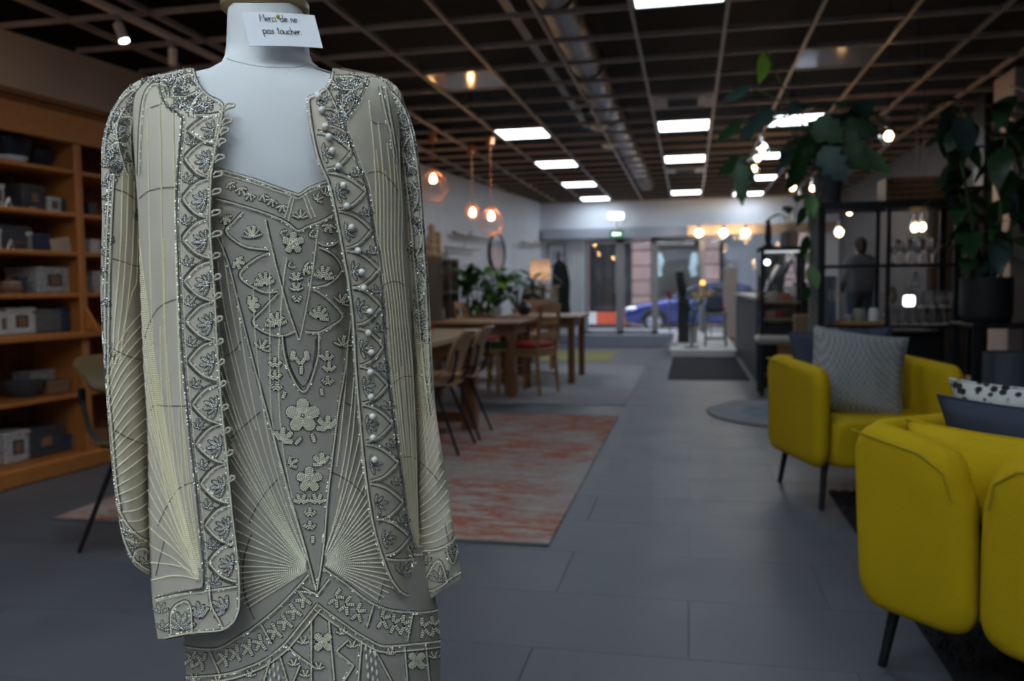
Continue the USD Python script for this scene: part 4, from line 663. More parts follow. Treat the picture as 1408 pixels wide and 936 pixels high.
t = thing('post_lamp', 'thin dark post with a small orange lamp by the large window', 'lamp', (onp(966, 16.8), 16.8, 0)); obj('post', B().cyl((0, 0, 0), (0, 0, 1.06), .012), MT['black_metal'], t); obj('bulb', B().ball((0, 0, 1.10), .045, 2), emitter('orange_bulb', (1, .28, .05), 6.0), t)
# globe string lights on a wooden beam over the large window
t = thing('light_beam', 'wooden beam over the large window holding three globe bulbs', 'light fitting', (1.2, 17.55, 2.17)); obj('beam', B().box((.2, .1, .0), (2.9, .06, .20), .006), plain('beam_wood', (.50, .33, .22), .6), t, False)
for k, px in enumerate((961, 995, 1025)):
    p = aty(px, 320, 17.45); d = p - np.array([1.2, 17.55, 2.17]); s_ = obj('bulb', B().ball(d, .075, 2), emitter('globe_bulb', (1, .74, .42), 30.0) if k == 0 else UsdShade.Material.Get(stage, '/World/Looks/globe_bulb'), t); obj('socket', B().cyl(d + (0, 0, .06), d + (0, 0, .15), .03), MT['black_metal'], t); obj('arm', B().cyl(d + (0, 0, .14), (d[0], .08, d[2] + .14), .012), MT['black_metal'], t)
# ------------------------------------------------------------------ counter, cabinet, bench
t = thing('counter', 'dark grey shop counter with a stone grey top on the right', 'counter', (1.08, 11.6, 0)); obj('top', B().box((0, 0, .91), (.78, 4.3, .04), .005), MT['grey_plastic'], t, False)
for k in range(6): obj('panel', B().box((-.355, -1.75 + k * .7, .445), (.02, .69, .87), .004), plain('counter_panel', (.055, .055, .062), .5) if k == 0 else UsdShade.Material.Get(stage, '/World/Looks/counter_panel'), t, False)
obj('end_panel', B().box((0, -2.115, .445), (.70, .02, .87), .004), UsdShade.Material.Get(stage, '/World/Looks/counter_panel'), t, False); obj('carcass', B().box((0, 0, .44), (.68, 4.2, .86)), MT['black_plastic'], t, False)
t = thing('display_cabinet', 'black framed glass display cabinet standing before the counter', 'cabinet', (.93, 9.15, 0)); W_, D_, H_ = .44, .40, 1.45
for sx in (-1, 1):
    for sy in (-1, 1): obj('post', B().box((sx * (W_ / 2 - .02), sy * (D_ / 2 - .02), H_ / 2), (.04, .04, H_), .003), MT['black_metal'], t, False)
obj('top', B().box((0, 0, H_ - .02), (W_ + .02, D_ + .02, .04), .004), MT['black_metal'], t, False); obj('plinth', B().box((0, 0, .32), (W_ - .02, D_ - .02, .64), .004), MT['black_plastic'], t, False)
for z in (.88, .70): obj('shelf_board', B().box((0, 0, z), (W_ - .06, D_ - .06, .018), .002), MT['raw'], t, False)
for c, s in (((0, -D_ / 2 + .01, 1.03), (W_ - .08, .006, .76)), ((0, D_ / 2 - .01, 1.03), (W_ - .08, .006, .76)), ((-W_ / 2 + .01, 0, 1.03), (.006, D_ - .08, .76)), ((W_ / 2 - .01, 0, 1.03), (.006, D_ - .08, .76))): obj('pane', B().box(c, s), MT['glass'], t, False)
obj('light_strip', B().box((0, -.1, H_ - .05), (W_ - .1, .03, .016)), emitter('strip_light', (.9, .95, 1), 1.0), t, False)
for x, y, z, r, m, lab in ((-.08, 0, .89, .05, 'white_ceramic', 'white cup in the display cabinet'), (.04, -.03, .89, .055, 'terracotta', 'tan cup in the display cabinet'), (.0, 0, .71, .05, 'red', 'red bowl on the lower cabinet shelf'), (-.1, -.02, .71, .05, 'sand', 'sand bowl on the lower cabinet shelf'), (.12, .05, .89, .03, 'copper', 'copper beaker in the display cabinet')):
    vase((.93 + x, 9.15 + y, z), [(.0001, 0), (r * .7, 0), (r, r * .9), (r * 1.02, r * 1.5), (r * .95, r * 1.5)], MT[m], lab, 'cup')
t = thing('driftwood_ornament', 'curved black branch ornament in the display cabinet', 'ornament', (.97, 9.2, .889)); obj('limb', B().tube([(0, 0, 0), (-.04, 0, .12), (-.02, 0, .25), (.05, 0, .36)], [.03, .025, .02, .012], 8), MT['black_ceramic'], t); obj('limb', B().tube([(-.035, 0, .14), (-.09, 0, .2), (-.10, 0, .27)], [.015, .012, .008], 7), MT['black_ceramic'], t)
c = (.80, 9.12); t = thing('figurine', 'slim black carved figure on the display cabinet', 'figurine', (c[0], c[1], 1.45)); obj('figure', B().lathe([(.0001, 0), (.045, 0), (.05, .02), (.03, .05), (.04, .12), (.03, .17), (.035, .21), (.02, .24), (.03, .27), (.0001, .30)], n=14), MT['black_ceramic'], t); obj('base', B().box((0, 0, .008), (.11, .11, .016), .003), MT['black_plastic'], t, False)
plant('potted_plant', 'plant with one dark split leaf in a grey pot on the display cabinet', (1.03, 9.15, 1.45), .085, .16, MT['grey_plastic'], 5, (.18, .30), [L1], (20, 70), (.1, .3), lobes=1, seed=31, ratio=.7)
t = thing('till_screen', 'tilted till screen on the counter beside the cabinet', 'screen', (.82, 10.15, .93)); M = rotm(0, 28, 0); obj('display', B().box((0, 0, .22), (.03, .30, .36), .008, M), plain('screen_shell', (.45, .45, .48), .25), t, False); obj('stand', B().cyl((.03, 0, 0), (.06, 0, .14), .03), MT['black_metal'], t); obj('foot', B().box((.03, 0, .01), (.18, .2, .02), .004), MT['black_metal'], t, False)
t = thing('task_lamp', 'small cool desk lamp head over the till screen', 'lamp', (.86, 9.75, .93)); obj('arm', B().tube([(0, 0, 0), (.02, .05, .2), (0, .05, .37)], .01, 6), MT['black_metal'], t); obj('bulb', B().ball((-.01, .04, .38), .03, 2), emitter('cool_bulb', (.85, .93, 1), 8), t)
vase((.93, 9.62, .93), [(.0001, 0), (.05, 0), (.08, .04), (.078, .05)], MT['sand'], 'flat wooden bowl on the counter end', 'bowl')
t = thing('low_table', 'low stone-topped table with wooden side in front of the cabinet', 'table', (1.02, 8.45, 0)); obj('top', B().tm(rhull([(x, y, .53) for x in (-.36, .42) for y in (-.2, .2)], .035)), MT['marble'], t, 50); obj('side_board', B().box((.1, -.2, .45), (.6, .03, .12), .005), MT['brown_h'], t, False)
for sx in (-.34, .40):
    for sy in (-.17, .17): obj('leg', B().box((sx, sy, .25), (.04, .04, .5), .004), MT['black_metal'], t, False)
obj('shelf', B().box((.03, 0, .18), (.70, .32, .02), .003), MT['black_plastic'], t, False)
t = thing('paper_bag', 'beige woven box on the low stone table', 'box', (float(aty(1105, 440, 8.42)[0]), 8.42, .565)); obj('body', B().prism([(-.085, -.07), (.085, -.07), (.085, .07), (-.085, .07)], 0, .20), plain('woven_beige', (.33, .25, .14), .8, noise=(60, (.24, .18, .10))), t, False); obj('rim', B().box((0, -.07, .2), (.18, .012, .02)).box((0, .07, .2), (.18, .012, .02)).box((-.085, 0, .2), (.012, .15, .02)).box((.085, 0, .2), (.012, .15, .02)), MT['sand'], t, False)
for x, r, m, lab in ((1.13, .10, 'white_ceramic', 'white bowl on the counter behind the cabinet'), (1.32, .05, 'white_ceramic', 'small white cup on the counter behind the cabinet')): vase((x, 9.8, .93), [(.0001, 0), (r * .5, 0), (r, r * 1.1), (r * .97, r * 1.1)], MT[m], lab, 'bowl')
plant('potted_plant', 'climbing green plant on the counter behind the grey post', (1.28, 10.4, .93), .09, .15, MT['black_ceramic'], 14, (.16, .28), [L1, L2], (10, 90), (.1, .62), seed=33, lean=.35)
# ------------------------------------------------------------------ black open shelf with glasses
YS = 6.45
def sx(px, Y=YS): return float(aty(px, 360, Y)[0])
def szz(py, px=1220, Y=YS): return float(aty(px, py, Y)[2])
X0, X1, XM = sx(1130), sx(1316), sx(1221); ZT, ZM, ZL = szz(281), szz(365), szz(449); DS = .36
t = thing('grey_post', 'square grey post at the left end of the black shelf', 'post', (sx(1123), YS + .1, 0)); obj('shaft', B().box((0, 0, ZT / 2), (.075, .075, ZT), .004), plain('post_grey', (.16, .15, .15), .6), t, False); obj('cap', B().box((0, 0, ZT), (.085, .085, .02), .003), plain('post_cap', (.13, .12, .12), .6), t, False)
bs = thing('glass_shelf', 'black metal shelf unit full of drinking glasses on the right', 'shelf', (0, YS, 0))
for x in (X0, XM, X1):
    for y in (0, DS): obj('upright', B().box((x, y, ZT / 2), (.03 if x == XM else .045, .035, ZT), .003), MT['black_metal'], bs, False)
for z, h in ((ZT, .05), (ZM, .02), (ZL, .02), (.18, .03)): obj('shelf_board', B().box(((X0 + X1) / 2, DS / 2, z), (X1 - X0 + .04, DS + .04, h), .003), MT['black_metal'], bs, False)
obj('lower_panel', B().box(((XM + X1) / 2, DS - .01, ZL / 2), (X1 - XM, .02, ZL - .1)), MT['black_plastic'], bs, False)
GM = MT['clear']
def glass_proto(name, label, prof, group):
    t = thing(name, label, 'glass', (0, 0, 0), 0, group); obj('bowl', B().lathe(prof, n=12), GM, t, 50); obj('foot', B().cyl((0, 0, 0), (0, 0, .005), prof[1][0] * 1.02, n=12), GM, t, 40); return t
def put_many(proto, spots):
    op = UsdGeom.XformCommonAPI(proto); first = True
    for s in spots:
        if first: proto.GetPrim().GetAttribute('xformOp:translate').Set(Gf.Vec3d(*map(float, s))); first = False
        else: dup(proto.GetPrim(), s)
tall = [(.0001, .008), (.028, .006), (.032, .12), (.0305, .12), (.027, .012), (.0001, .012)]
g = glass_proto('tumbler', 'clear tall tumbler in the rows on the lower right shelf', tall, 'tumblers on the lower right shelf')
put_many(g, [(XM + .05 + k * .068, YS + .06 + r * .08, ZL + .012) for r in range(3) for k in range(7)])
t2 = glass_proto('tumbler', 'clear tumbler standing on top of the tumbler rows', tall, 'tumblers stacked on the lower right shelf'); put_many(t2, [(XM + .19 + k * .068, YS + .14 + r * .08, ZL + .134) for r in range(2) for k in range(5)])
goblet = [(.0001, .008), (.03, .004), (.006, .012), (.005, .07), (.03, .09), (.04, .13), (.034, .18), (.032, .18), (.038, .13), (.028, .095), (.0001, .08)]
g = glass_proto('wine_glass', 'clear stemmed glass on the upper right shelf', goblet, 'stemmed glasses on the upper right shelf'); put_many(g, [(XM + .05 + k * .085 + .03 * r, YS + .07 + r * .1, ZM + .012) for r in range(3) for k in range(4)])
t = thing('wooden_tray', 'narrow honey wood tray on the lower left shelf', 'tray', ((sx(1155) + sx(1217)) / 2, YS + .12, ZL + .01)); obj('base', B().box((0, 0, .008), (.34, .2, .016), .004), plain('honey_wood', (.42, .24, .07), .5), t, False); obj('edge', B().box((0, -.095, .02), (.34, .012, .02)).box((0, .095, .02), (.34, .012, .02)), plain('honey_edge', (.40, .22, .06), .5), t, False)
for px, r, h, m, lab in ((1183, .045, .10, 'leaf2', 'green grey jar on the honey wood tray'), (1203, .035, .10, 'white_ceramic', 'white jar on the honey wood tray'), (1169, .03, .05, 'grey_metal', 'small metal dish on the honey wood tray')): vase((sx(px, YS + .1), YS + .12, ZL + .027), [(.0001, 0), (r, 0), (r * 1.05, h * .5), (r * .9, h * .9), (r * .7, h)], MT[m] if m != 'leaf2' else plain('jar_green', (.22, .24, .16), .4), lab, 'jar')
for k, px in enumerate((1142, 1149)): t = thing('binder', ('grey blue folder at the left end of the lower shelf', 'grey blue folder beside the outermost one')[k], 'folder', (sx(px), YS + .16, ZL + .01)); obj('cover', B().box((0, 0, .18), (.032, .26, .36), .004), plain('folder_%d' % k, (.13, .15, .19), .5), t, False); obj('spine_label', B().box((0, -.131, .22), (.02, .003, .08)), MT['grey_plastic'], t, False)
q = (sx(1251, YS), YS + .02, szz(417, 1251)); t = thing('cube_lantern', 'small glowing white cube light among the tumblers', 'lantern', (q[0], YS + .0, ZL + .155)); obj('diffuser', B().box((0, 0, .03), (.075, .02, .075), .01), emitter('cube_light', (.9, .95, 1), 7.0), t, False); obj('frame', B().box((0, .014, .03), (.085, .012, .085), .004), MT['black_plastic'], t, False)
vase((sx(1271, YS), YS + .25, ZL + .155 + .12), [(.0001, 0), (.02, 0), (.045, .02), (.03, .08), (.012, .12)], MT['white_ceramic'], 'pale cone ornament above the stacked tumblers', 'ornament')
vase((sx(1236, YS), YS + .27, ZL + .155), [(.0001, 0), (.03, 0), (.06, .05), (.05, .10), (.03, .13)], MT['sand'], 'tan jug behind the cube light', 'jug')
t = thing('slatted_basket', 'long dark slatted basket on top of the black shelf', 'basket', (sx(1268), YS + .18, ZT + .025)); 
for k in range(4):
    for s in (-1, 1): obj('slat', B().box((0, s * .14, .025 + k * .042), (.47, .012, .034), .003), MT['brown'], t, False)
for sxx in (-1, 1): obj('end', B().box((sxx * .235, 0, .085), (.014, .28, .16), .003), MT['brown'], t, False)
obj('base', B().box((0, 0, .006), (.46, .27, .012)), MT['brown'], t, False)
# monstera on the shelf with long trailing stems
LM = [MT['leaf'], MT['leafblue'], MT['leaf']]
mp = plant('monstera', 'large dark split-leaf plant in a grey pot on top of the black shelf', (sx(1143), YS + .2, ZT + .025), .11, .21, plain('pot_grey', (.10, .105, .115), .6), 40, (.18, .30), LM, (10, 80), (.05, .5), lobes=1, seed=41, ratio=.85, lean=.72)
def vine(base, tip, w, m, stem, Y=6.2, lobes=0, curl=.12):
    loc = np.array([sx(1143), YS + .2, ZT + .025]); o = np.array([sx(1143), YS + .2, ZT + .2]); P = np.array([o] + [aty(x, y, Y) for x, y in stem] + [aty(*base, Y)]) - loc; u = np.linspace(0, 1, 14); k = np.linspace(0, 1, len(P)); obj('stem', B().tube(np.stack([PchipInterpolator(k, P[:, j])(u) for j in range(3)], 1), .0045, 5), MT['stem'], mp)
    A = aty(*base, Y) - loc; d = aty(*tip, Y - .05) - loc - A; L = np.linalg.norm(d); d = d / L; sd = unit(np.cross(d, -FW) + .35 * FW * (1 if tip[0] > base[0] else -1)); sd = unit(sd - d * (sd @ d)); nn = np.cross(sd, d); W = w * Y / FPX
    G = leaf_mesh(1, 1, 0, lobes, 0, 9); V = A + G[..., :1] * sd * W + G[..., 1:2] * d * L + nn * (-curl * L * G[..., 1:2] ** 2 + .15 * W * np.abs(G[..., :1])); obj('leaf', B().grid(V).grid(V - nn * .003, flip=True), m, mp, 60)
for v in (((1052, 72), (1047, 113), 20, MT['leaf3'], [(1108, 165), (1085, 135), (1062, 90)]), ((1031, 119), (994, 141), 13, MT['leafblue'], [(1100, 155), (1065, 135)]), ((1062, 151), (1018, 192), 30, MT['leafblue'], [(1092, 168)], 6.2, 1), ((1020, 166), (986, 196), 15, MT['leaf'], [(1085, 178), (1050, 168)]), ((1016, 217), (990, 242), 26, MT['leaf'], [(1085, 200), (1050, 205)], 6.3, 1), ((1018, 226), (1020, 281), 26, MT['leaf'], [(1085, 205), (1040, 212)], 6.25, 1), ((1012, 222), (1038, 252), 22, MT['leaf'], [(1085, 208), (1040, 214)], 6.3), ((1100, 148), (1082, 146), 18, MT['leafblue'], [(1104, 168)]),
          ((1098, 205), (1068, 236), 14, MT['leafblue'], [(1110, 205)], 6.3), ((1115, 190), (1090, 240), 34, MT['leaf'], [(1125, 195)], 6.25, 1), ((1150, 165), (1110, 190), 36, MT['leaf'], [(1140, 190)], 6.3, 1), ((1150, 185), (1195, 235), 44, MT['leaf'], [(1145, 200)], 6.15, 1), ((1165, 165), (1205, 142), 26, MT['leafblue'], [(1150, 185)], 6.3), ((1160, 175), (1208, 178), 34, MT['leaf'], [(1150, 190)], 6.25, 1), ((1120, 165), (1160, 195), 40, MT['leaf'], [(1130, 180)], 6.1, 1), ((1130, 205), (1165, 250), 40, MT['leafblue'], [(1135, 200)], 6.1, 1), ((1105, 215), (1085, 262), 26, MT['leaf'], [(1115, 205)], 6.2), ((1180, 205), (1225, 238), 22, MT['leaf2'], [(1160, 200)], 6.2),
          ((1112, 268), (1120, 298), 18, MT['leaf2'], [(1118, 232), (1112, 255)], 6.3), ((1106, 285), (1098, 310), 14, MT['leaf'], [(1112, 240), (1108, 265)], 6.3), ((1110, 325), (1104, 352), 15, MT['leaf'], [(1112, 260), (1112, 300)], 6.3), ((1114, 366), (1124, 398), 18, MT['leaf2'], [(1114, 290), (1116, 340)], 6.3), ((1112, 395), (1103, 415), 14, MT['leaf'], [(1116, 320), (1114, 370)], 6.3)): vine(*v)
# tall rubber plant and planter by the right wall
YP = 6.1
t = thing('plant_table', 'black metal table under the round black planter', 'table', ((sx(1322, YP) + sx(1440, YP)) / 2, YP, 0)); wT = sx(1440, YP) - sx(1322, YP); zT = szz(443, 1360, YP); obj('top', B().box((0, 0, zT - .015), (wT, .5, .03), .004), MT['black_metal'], t, False)
for a in (-1, 1):
    for b_ in (-1, 1): obj('leg', B().box((a * (wT / 2 - .03), b_ * .22, zT / 2 - .015), (.035, .035, zT - .03), .003), MT['black_metal'], t, False)
obj('lower_shelf', B().box((0, 0, .22), (wT - .06, .44, .02), .003), MT['black_metal'], t, False)
bxp = (sx(1357, YP), YP, zT); hP = szz(381, 1357, YP) - zT
t = thing('planter', 'tall leafy plant in a round black planter by the right wall', 'plant', bxp); wP = sx(1394, YP) - sx(1322, YP); obj('pot', B().lathe([(.0001, .02), (wP * .44, .02), (wP * .5, .05), (wP * .5, hP), (wP * .47, hP), (wP * .46, hP - .03), (.0001, hP - .03)], n=36), plain('planter_black', (.014, .014, .016), .7), t); obj('saucer', B().lathe([(.0001, 0), (wP * .46, 0), (wP * .5, .03), (wP * .44, .025), (.0001, .025)], n=30), MT['black_plastic'], t); obj('soil', B().cyl((0, 0, hP - .03), (0, 0, hP - .015), wP * .455, n=30), MT['soil'], t, 30)
R2 = random.Random(77)
for k in range(5):
    a = k * 1.256; P = [(.08 * math.cos(a), .06 * math.sin(a), hP - .02), (.14 * math.cos(a), .10 * math.sin(a), hP + .35), (.22 * math.cos(a) - .02, .12 * math.sin(a), hP + .8), (.25 * math.cos(a), .14 * math.sin(a), hP + 1.15)]
    obj('stem', B().tube(P, [.014, .012, .009, .005], 6), MT['stem'], t); P = np.array(P)
    for j in range(18):
        u = .14 + .86 * j / 17; c = np.array([np.interp(u, np.linspace(0, 1, 4), P[:, q]) for q in range(3)]); L = R2.uniform(.17, .30); put_leaf(t, c, R2.uniform(0, 360), R2.uniform(-60, 30), L, L * .55, R2.choice([MT['leaf'], MT['leaf'], MT['leafblue'], MT['leaf']]), R2.uniform(.2, .6), R2.choice([0, 0, 1]))
put_leaf(t, np.array(aty(1318, 245, YP)) - bxp, 130, -20, .17, .09, MT['leaf2'], .3); put_leaf(t, np.array(aty(1388, 118, YP)) - bxp, 250, -20, .15, .07, MT['leaf'], .3)
t = thing('wall_rack', 'small wooden rack of two pale boards holding a bottle beside the planter', 'shelf', (sx(1328, 6.75), 6.75, 0)); z1, z2 = szz(331, 1328, 6.75), szz(372, 1328, 6.75)
for z in (z1, z2): obj('board', B().box((0, 0, z), (.14, .12, .06), .004), MT['raw'], t, False)
obj('post', B().box((-.05, .05, z1 / 2), (.03, .03, z1), .003).box((.05, .05, z1 / 2), (.03, .03, z1), .003), MT['black_metal'], t, False)
t = thing('bottle', 'clear bottle with a pale label between the two rack boards', 'bottle', (sx(1331, 6.7), 6.72, z2 + .03)); obj('body', B().lathe([(.0001, 0), (.035, 0), (.036, .11), (.014, .15), (.014, .19), (.0001, .19)], n=14), MT['clear'], t); obj('label', B().lathe([(.0368, .03), (.0368, .09)], n=14), MT['sand'], t)
t = thing('drum_shade', 'grey blue drum lampshade on the shelf under the planter', 'lampshade', (sx(1390, 6.0), 6.0, .231)); obj('drum', B().lathe([(.15, .16), (.15, .38), (.145, .38), (.145, .16)], n=24), plain('shade_grey', (.10, .11, .14), .8), t); obj('stem', B().cyl((0, 0, 0), (0, 0, .2), .012), MT['black_metal'], t); obj('foot', B().cyl((0, 0, 0), (0, 0, .015), .09, n=18), MT['black_metal'], t)
vase((sx(1336, 6.0), 6.0, .231), [(.0001, 0), (.05, 0), (.04, .12), (.02, .22)], MT['sand'], 'slim tan vase on the shelf under the planter')
# ------------------------------------------------------------------ bare-bulb pendants over the counter
MT['filament'] = emitter('filament_glow', (1, .58, .24), 42.0)
def drop(px, Y, label, globe=.06, warm=True, r=.03):
    p = aty(px[0], px[1], Y); t = thing('pendant_bulb', label, 'pendant lamp', (p[0], p[1], HC)); z = p[2] - HC
    obj('cord', B().cyl((0, 0, z + .12), (0, 0, .72), .004, n=6), MT['black_metal'], t); obj('socket', B().cyl((0, 0, z + .06), (0, 0, z + .13), .018), MT['chrome'], t); obj('filament', B().ball((0, 0, z), (r, r, r * 1.2), 2), MT['filament'], t)
    obj('globe', B().lathe([(.018, z + .07), (globe * .6, z + .05), (globe, z), (globe * .8, z - .04), (globe * .3, z - globe), (.0001, z - globe * 1.05)], n=20), MT['glass'], t, 60)
drop((1222, 187), 8.2, 'single warm bulb in a clear globe above the right end of the shelf', .085, r=.036); drop((1089, 243), 9.6, 'upper of two touching warm bulbs left of the plant pot', .06); drop((1090, 257), 9.3, 'lower of two touching warm bulbs left of the plant pot', .06)
drop((1105, 234), 10.5, 'small warm bulb beside the plant pot', .05); drop((1048, 205), 9.8, 'topmost bulb of the bottle-glass cluster by the trailing leaves', .075); drop((1042, 217), 10.2, 'middle bulb of the bottle-glass cluster', .075); drop((1037, 232), 10.6, 'lowest bulb of the bottle-glass cluster', .075)
drop((1117, 259), 12.0, 'small pale bulb above the cabinet, right', .05, r=.028); drop((1100, 272), 12.5, 'small pale bulb above the cabinet, left', .05, r=.03); drop((1154, 319), 11.0, 'warm bulb seen through the upper left bay of the black shelf', .075, r=.045); drop((1168, 292), 13.0, 'small bulb at the top edge of the upper left bay', .05); drop((1258, 313), 8.4, 'left one of the twin bulbs in the upper right bay', .05); drop((1268, 312), 8.5, 'right one of the twin bulbs in the upper right bay', .05)
# ------------------------------------------------------------------ the person behind the counter
import manifold3d as m3
def hullsph(pts):
    return m3.Manifold.batch_hull([m3.Manifold.sphere(r, 20).translate(tuple(map(float, p))) for p, r in pts])
def limb(chain):
    return [hullsph([chain[i], chain[i + 1]]) for i in range(len(chain) - 1)]
def soft(parts, L=.018, it=12):
    m = m3.Manifold.batch_boolean(parts, m3.OpType.Add).refine_to_length(L).to_mesh(); t = trimesh.Trimesh(m.vert_properties[:, :3], m.tri_verts, process=True); trimesh.smoothing.filter_taubin(t, .5, -.53, it); return t
def person():
    p = aty(1183, 335, 13.2); pr = thing('person', 'person with dark hair in a grey sweater behind the counter, back turned', 'person', (p[0], 13.2, 0), 200)
    S = [hullsph([((-.11, 0, .98), .10), ((.11, 0, .98), .10), ((-.10, 0, 1.15), .10), ((.10, 0, 1.15), .10)]), hullsph([((-.10, 0, 1.13), .10), ((.10, 0, 1.13), .10), ((-.15, 0, 1.38), .075), ((.15, 0, 1.38), .075)]), hullsph([((-.15, 0, 1.38), .07), ((.15, 0, 1.38), .07), ((0, 0, 1.46), .055)]), hullsph([((0, 0, 1.44), .052), ((0, -.02, 1.54), .05)])]
    for s in (-1, 1):
        S += limb([((s * .18, 0, 1.39), .058), ((s * .24, .0, 1.12), .045), ((s * .20, -.16, .95), .034), ((s * .19, -.21, .93), .03)])
        S += limb([((s * .09, 0, .95), .095), ((s * .10, -.01, .52), .06), ((s * .10, .02, .09), .042)]) + [hullsph([((s * .10, .03, .045), .045), ((s * .11, -.15, .03), .03)])]
        hd = np.array([s * .185, -.25, .92]); S.append(hullsph([((s * .19, -.21, .93), .028), (tuple(hd), .026)]))
        for k, (dx, L) in enumerate(((-.026, .06), (-.009, .07), (.009, .066), (.026, .052))): S += limb([((hd[0] + dx, hd[1] - .01, .92), .0095), ((hd[0] + dx * 1.1, hd[1] - L * .6, .912), .009), ((hd[0] + dx * 1.1, hd[1] - L, .895), .008)])
        S += limb([((hd[0] - s * .025, hd[1] + .02, .915), .011), ((hd[0] - s * .05, hd[1] - .02, .905), .009)])
    S += [hullsph([((0, -.02, 1.64), .085), ((0, -.035, 1.60), .075), ((0, -.06, 1.56), .045)]), hullsph([((0, -.115, 1.60), .012), ((0, -.095, 1.635), .010)])]
    S += [m3.Manifold.sphere(.022, 12).translate((s * .083, -.01, 1.61)) for s in (-1, 1)]
    obj('body', B().tm(soft(S, .02, 10)), MT['skin'], pr, 60)
    C = [hullsph([((-.10, 0, .98), .125), ((.10, 0, .98), .125), ((-.15, 0, 1.37), .095), ((.15, 0, 1.37), .095)]), hullsph([((-.16, 0, 1.39), .085), ((.16, 0, 1.39), .085), ((0, 0, 1.45), .07)])]
    for s in (-1, 1): C += limb([((s * .18, 0, 1.38), .078), ((s * .24, 0, 1.12), .065), ((s * .205, -.14, .965), .052)])
    obj('sweater', B().tm(soft(C, .03, 8)), MT['sweater'], pr, 60)
    T = [hullsph([((-.09, 0, .93), .12), ((.09, 0, .93), .12)])]
    for s in (-1, 1): T += limb([((s * .09, 0, .93), .115), ((s * .10, -.01, .52), .078), ((s * .10, .02, .10), .062)])
    obj('trousers', B().tm(soft(T, .03, 8)), MT['navy'], pr, 60)
    Hm = m3.Manifold.batch_hull([m3.Manifold.sphere(.10, 24).translate((0, .0, 1.645)), m3.Manifold.sphere(.07, 20).translate((0, .04, 1.55))]) - m3.Manifold.cube((.3, .16, .2), True).translate((0, -.145, 1.575))
    obj('hair', B().tm(soft([Hm], .02, 6)), MT['hair'], pr, 60)
    for s in (-1, 1): obj('eye', B().ball((s * .03, -.108, 1.625), .011, 1), MT['white_ceramic'], pr)
    obj('mouth', B().box((0, -.112, 1.563), (.04, .01, .008), .003), MT['red'], pr)
person()
# far shadowy wall unit behind the counter
t = thing('wall_cabinet', 'dark tall cabinet against the right wall behind the counter', 'cabinet', (2.66, 10.4, 0)); obj('body', B().box((0, 0, 1.0), (.5, 2.2, 2.0), .01), MT['dark_wall'], t, False)
for k in range(3): obj('door', B().box((-.26, -.72 + k * .72, 1.0), (.02, .7, 1.96), .006), MT['dark_wall'], t, False)
# ================================================================== mannequin, beaded dress and jacket
MB_O = CAM + ray(372, 468) * 1.12; MB_O[2] = 0
bdir = unit((CAM - MB_O) * (1, 1, 0)); adir = np.cross((0, 0, 1.0), bdir)      # toward the viewer, and across
if adir @ RT < 0: adir = -adir
def plane_pt(x, y, t=0.0):
    d = ray(x, y); k = (t - (CAM - MB_O) @ bdir) / (d @ bdir); return CAM + d * k[..., None]
class Surf:
    """a round shape given by rows (picture row, left, right, half depth, depth of its axis)"""
    def __init__(s, rows, n=2.2, ripple=None):
        r = np.array(rows, float); s.y = r[:, 0]; s.n = n; s.ripple = ripple
        Pl, Pr = plane_pt(r[:, 1], r[:, 0]), plane_pt(r[:, 2], r[:, 0]); z = (Pl[:, 2] + Pr[:, 2]) / 2; o = np.argsort(z)
        f = lambda v: PchipInterpolator(z[o], np.asarray(v)[o], extrapolate=True)
        s.L, s.R, s.D, s.C = f((Pl - MB_O) @ adir), f((Pr - MB_O) @ adir), f(r[:, 3]), f(r[:, 4] if r.shape[1] > 4 else 0 * r[:, 3]); s.z0, s.z1 = z.min(), z.max()
        s.pl, s.pr = PchipInterpolator(r[:, 0], r[:, 1]), PchipInterpolator(r[:, 0], r[:, 2])
    def T(s, a, z):
        z = np.clip(z, s.z0, s.z1); L, R = s.L(z), s.R(z); u = np.clip((a - (L + R) / 2) / np.maximum((R - L) / 2, 1e-4), -.992, .992)
        t = s.C(z) + s.D(z) * (1 - np.abs(u) ** s.n) ** (1 / s.n)
        if s.ripple: t = t + s.ripple(u, a, z)
        return t
    def lift(s, x, y, off=0.0):
        x, y = np.asarray(x, float), np.asarray(y, float); d = ray(x, y); c0 = (CAM - MB_O) @ bdir; db = d @ bdir; t = np.zeros(x.shape)
        for i in range(14):
            P = CAM + d * ((t - c0) / db)[..., None]; t = .45 * t + .55 * (s.T((P - MB_O) @ adir, P[..., 2]) + off)
        return CAM + d * ((t - c0) / db)[..., None]
    def normal(s, x, y):
        e = 1.2; n = np.cross(s.lift(x + e, y) - s.lift(x - e, y), s.lift(x, y - e) - s.lift(x, y + e)); n /= np.maximum(np.linalg.norm(n, axis=-1, keepdims=True), 1e-9); sg = np.sign((n * bdir).sum(-1, keepdims=True)); return n * np.where(sg == 0, 1, sg)
def wave(k, amp, fz, ph): return lambda u, a, z: amp * np.sin(k * a + ph + 1.5 * np.sin(fz * z)) * (1 - np.abs(u) ** 4)
FORM = Surf([(4, 316, 412, .050), (14, 313, 417, .052), (60, 311, 424, .054), (80, 308, 427, .056), (88, 301, 432, .060), (94, 287, 441, .064), (100, 262, 457, .068), (108, 225, 500, .074), (118, 205, 528, .082), (140, 196, 540, .098), (200, 206, 530, .116), (262, 222, 520, .124), (340, 240, 512, .122), (480, 262, 505, .108), (620, 262, 520, .104), (760, 262, 560, .112), (900, 266, 592, .118), (980, 270, 596, .118)], 2.25)
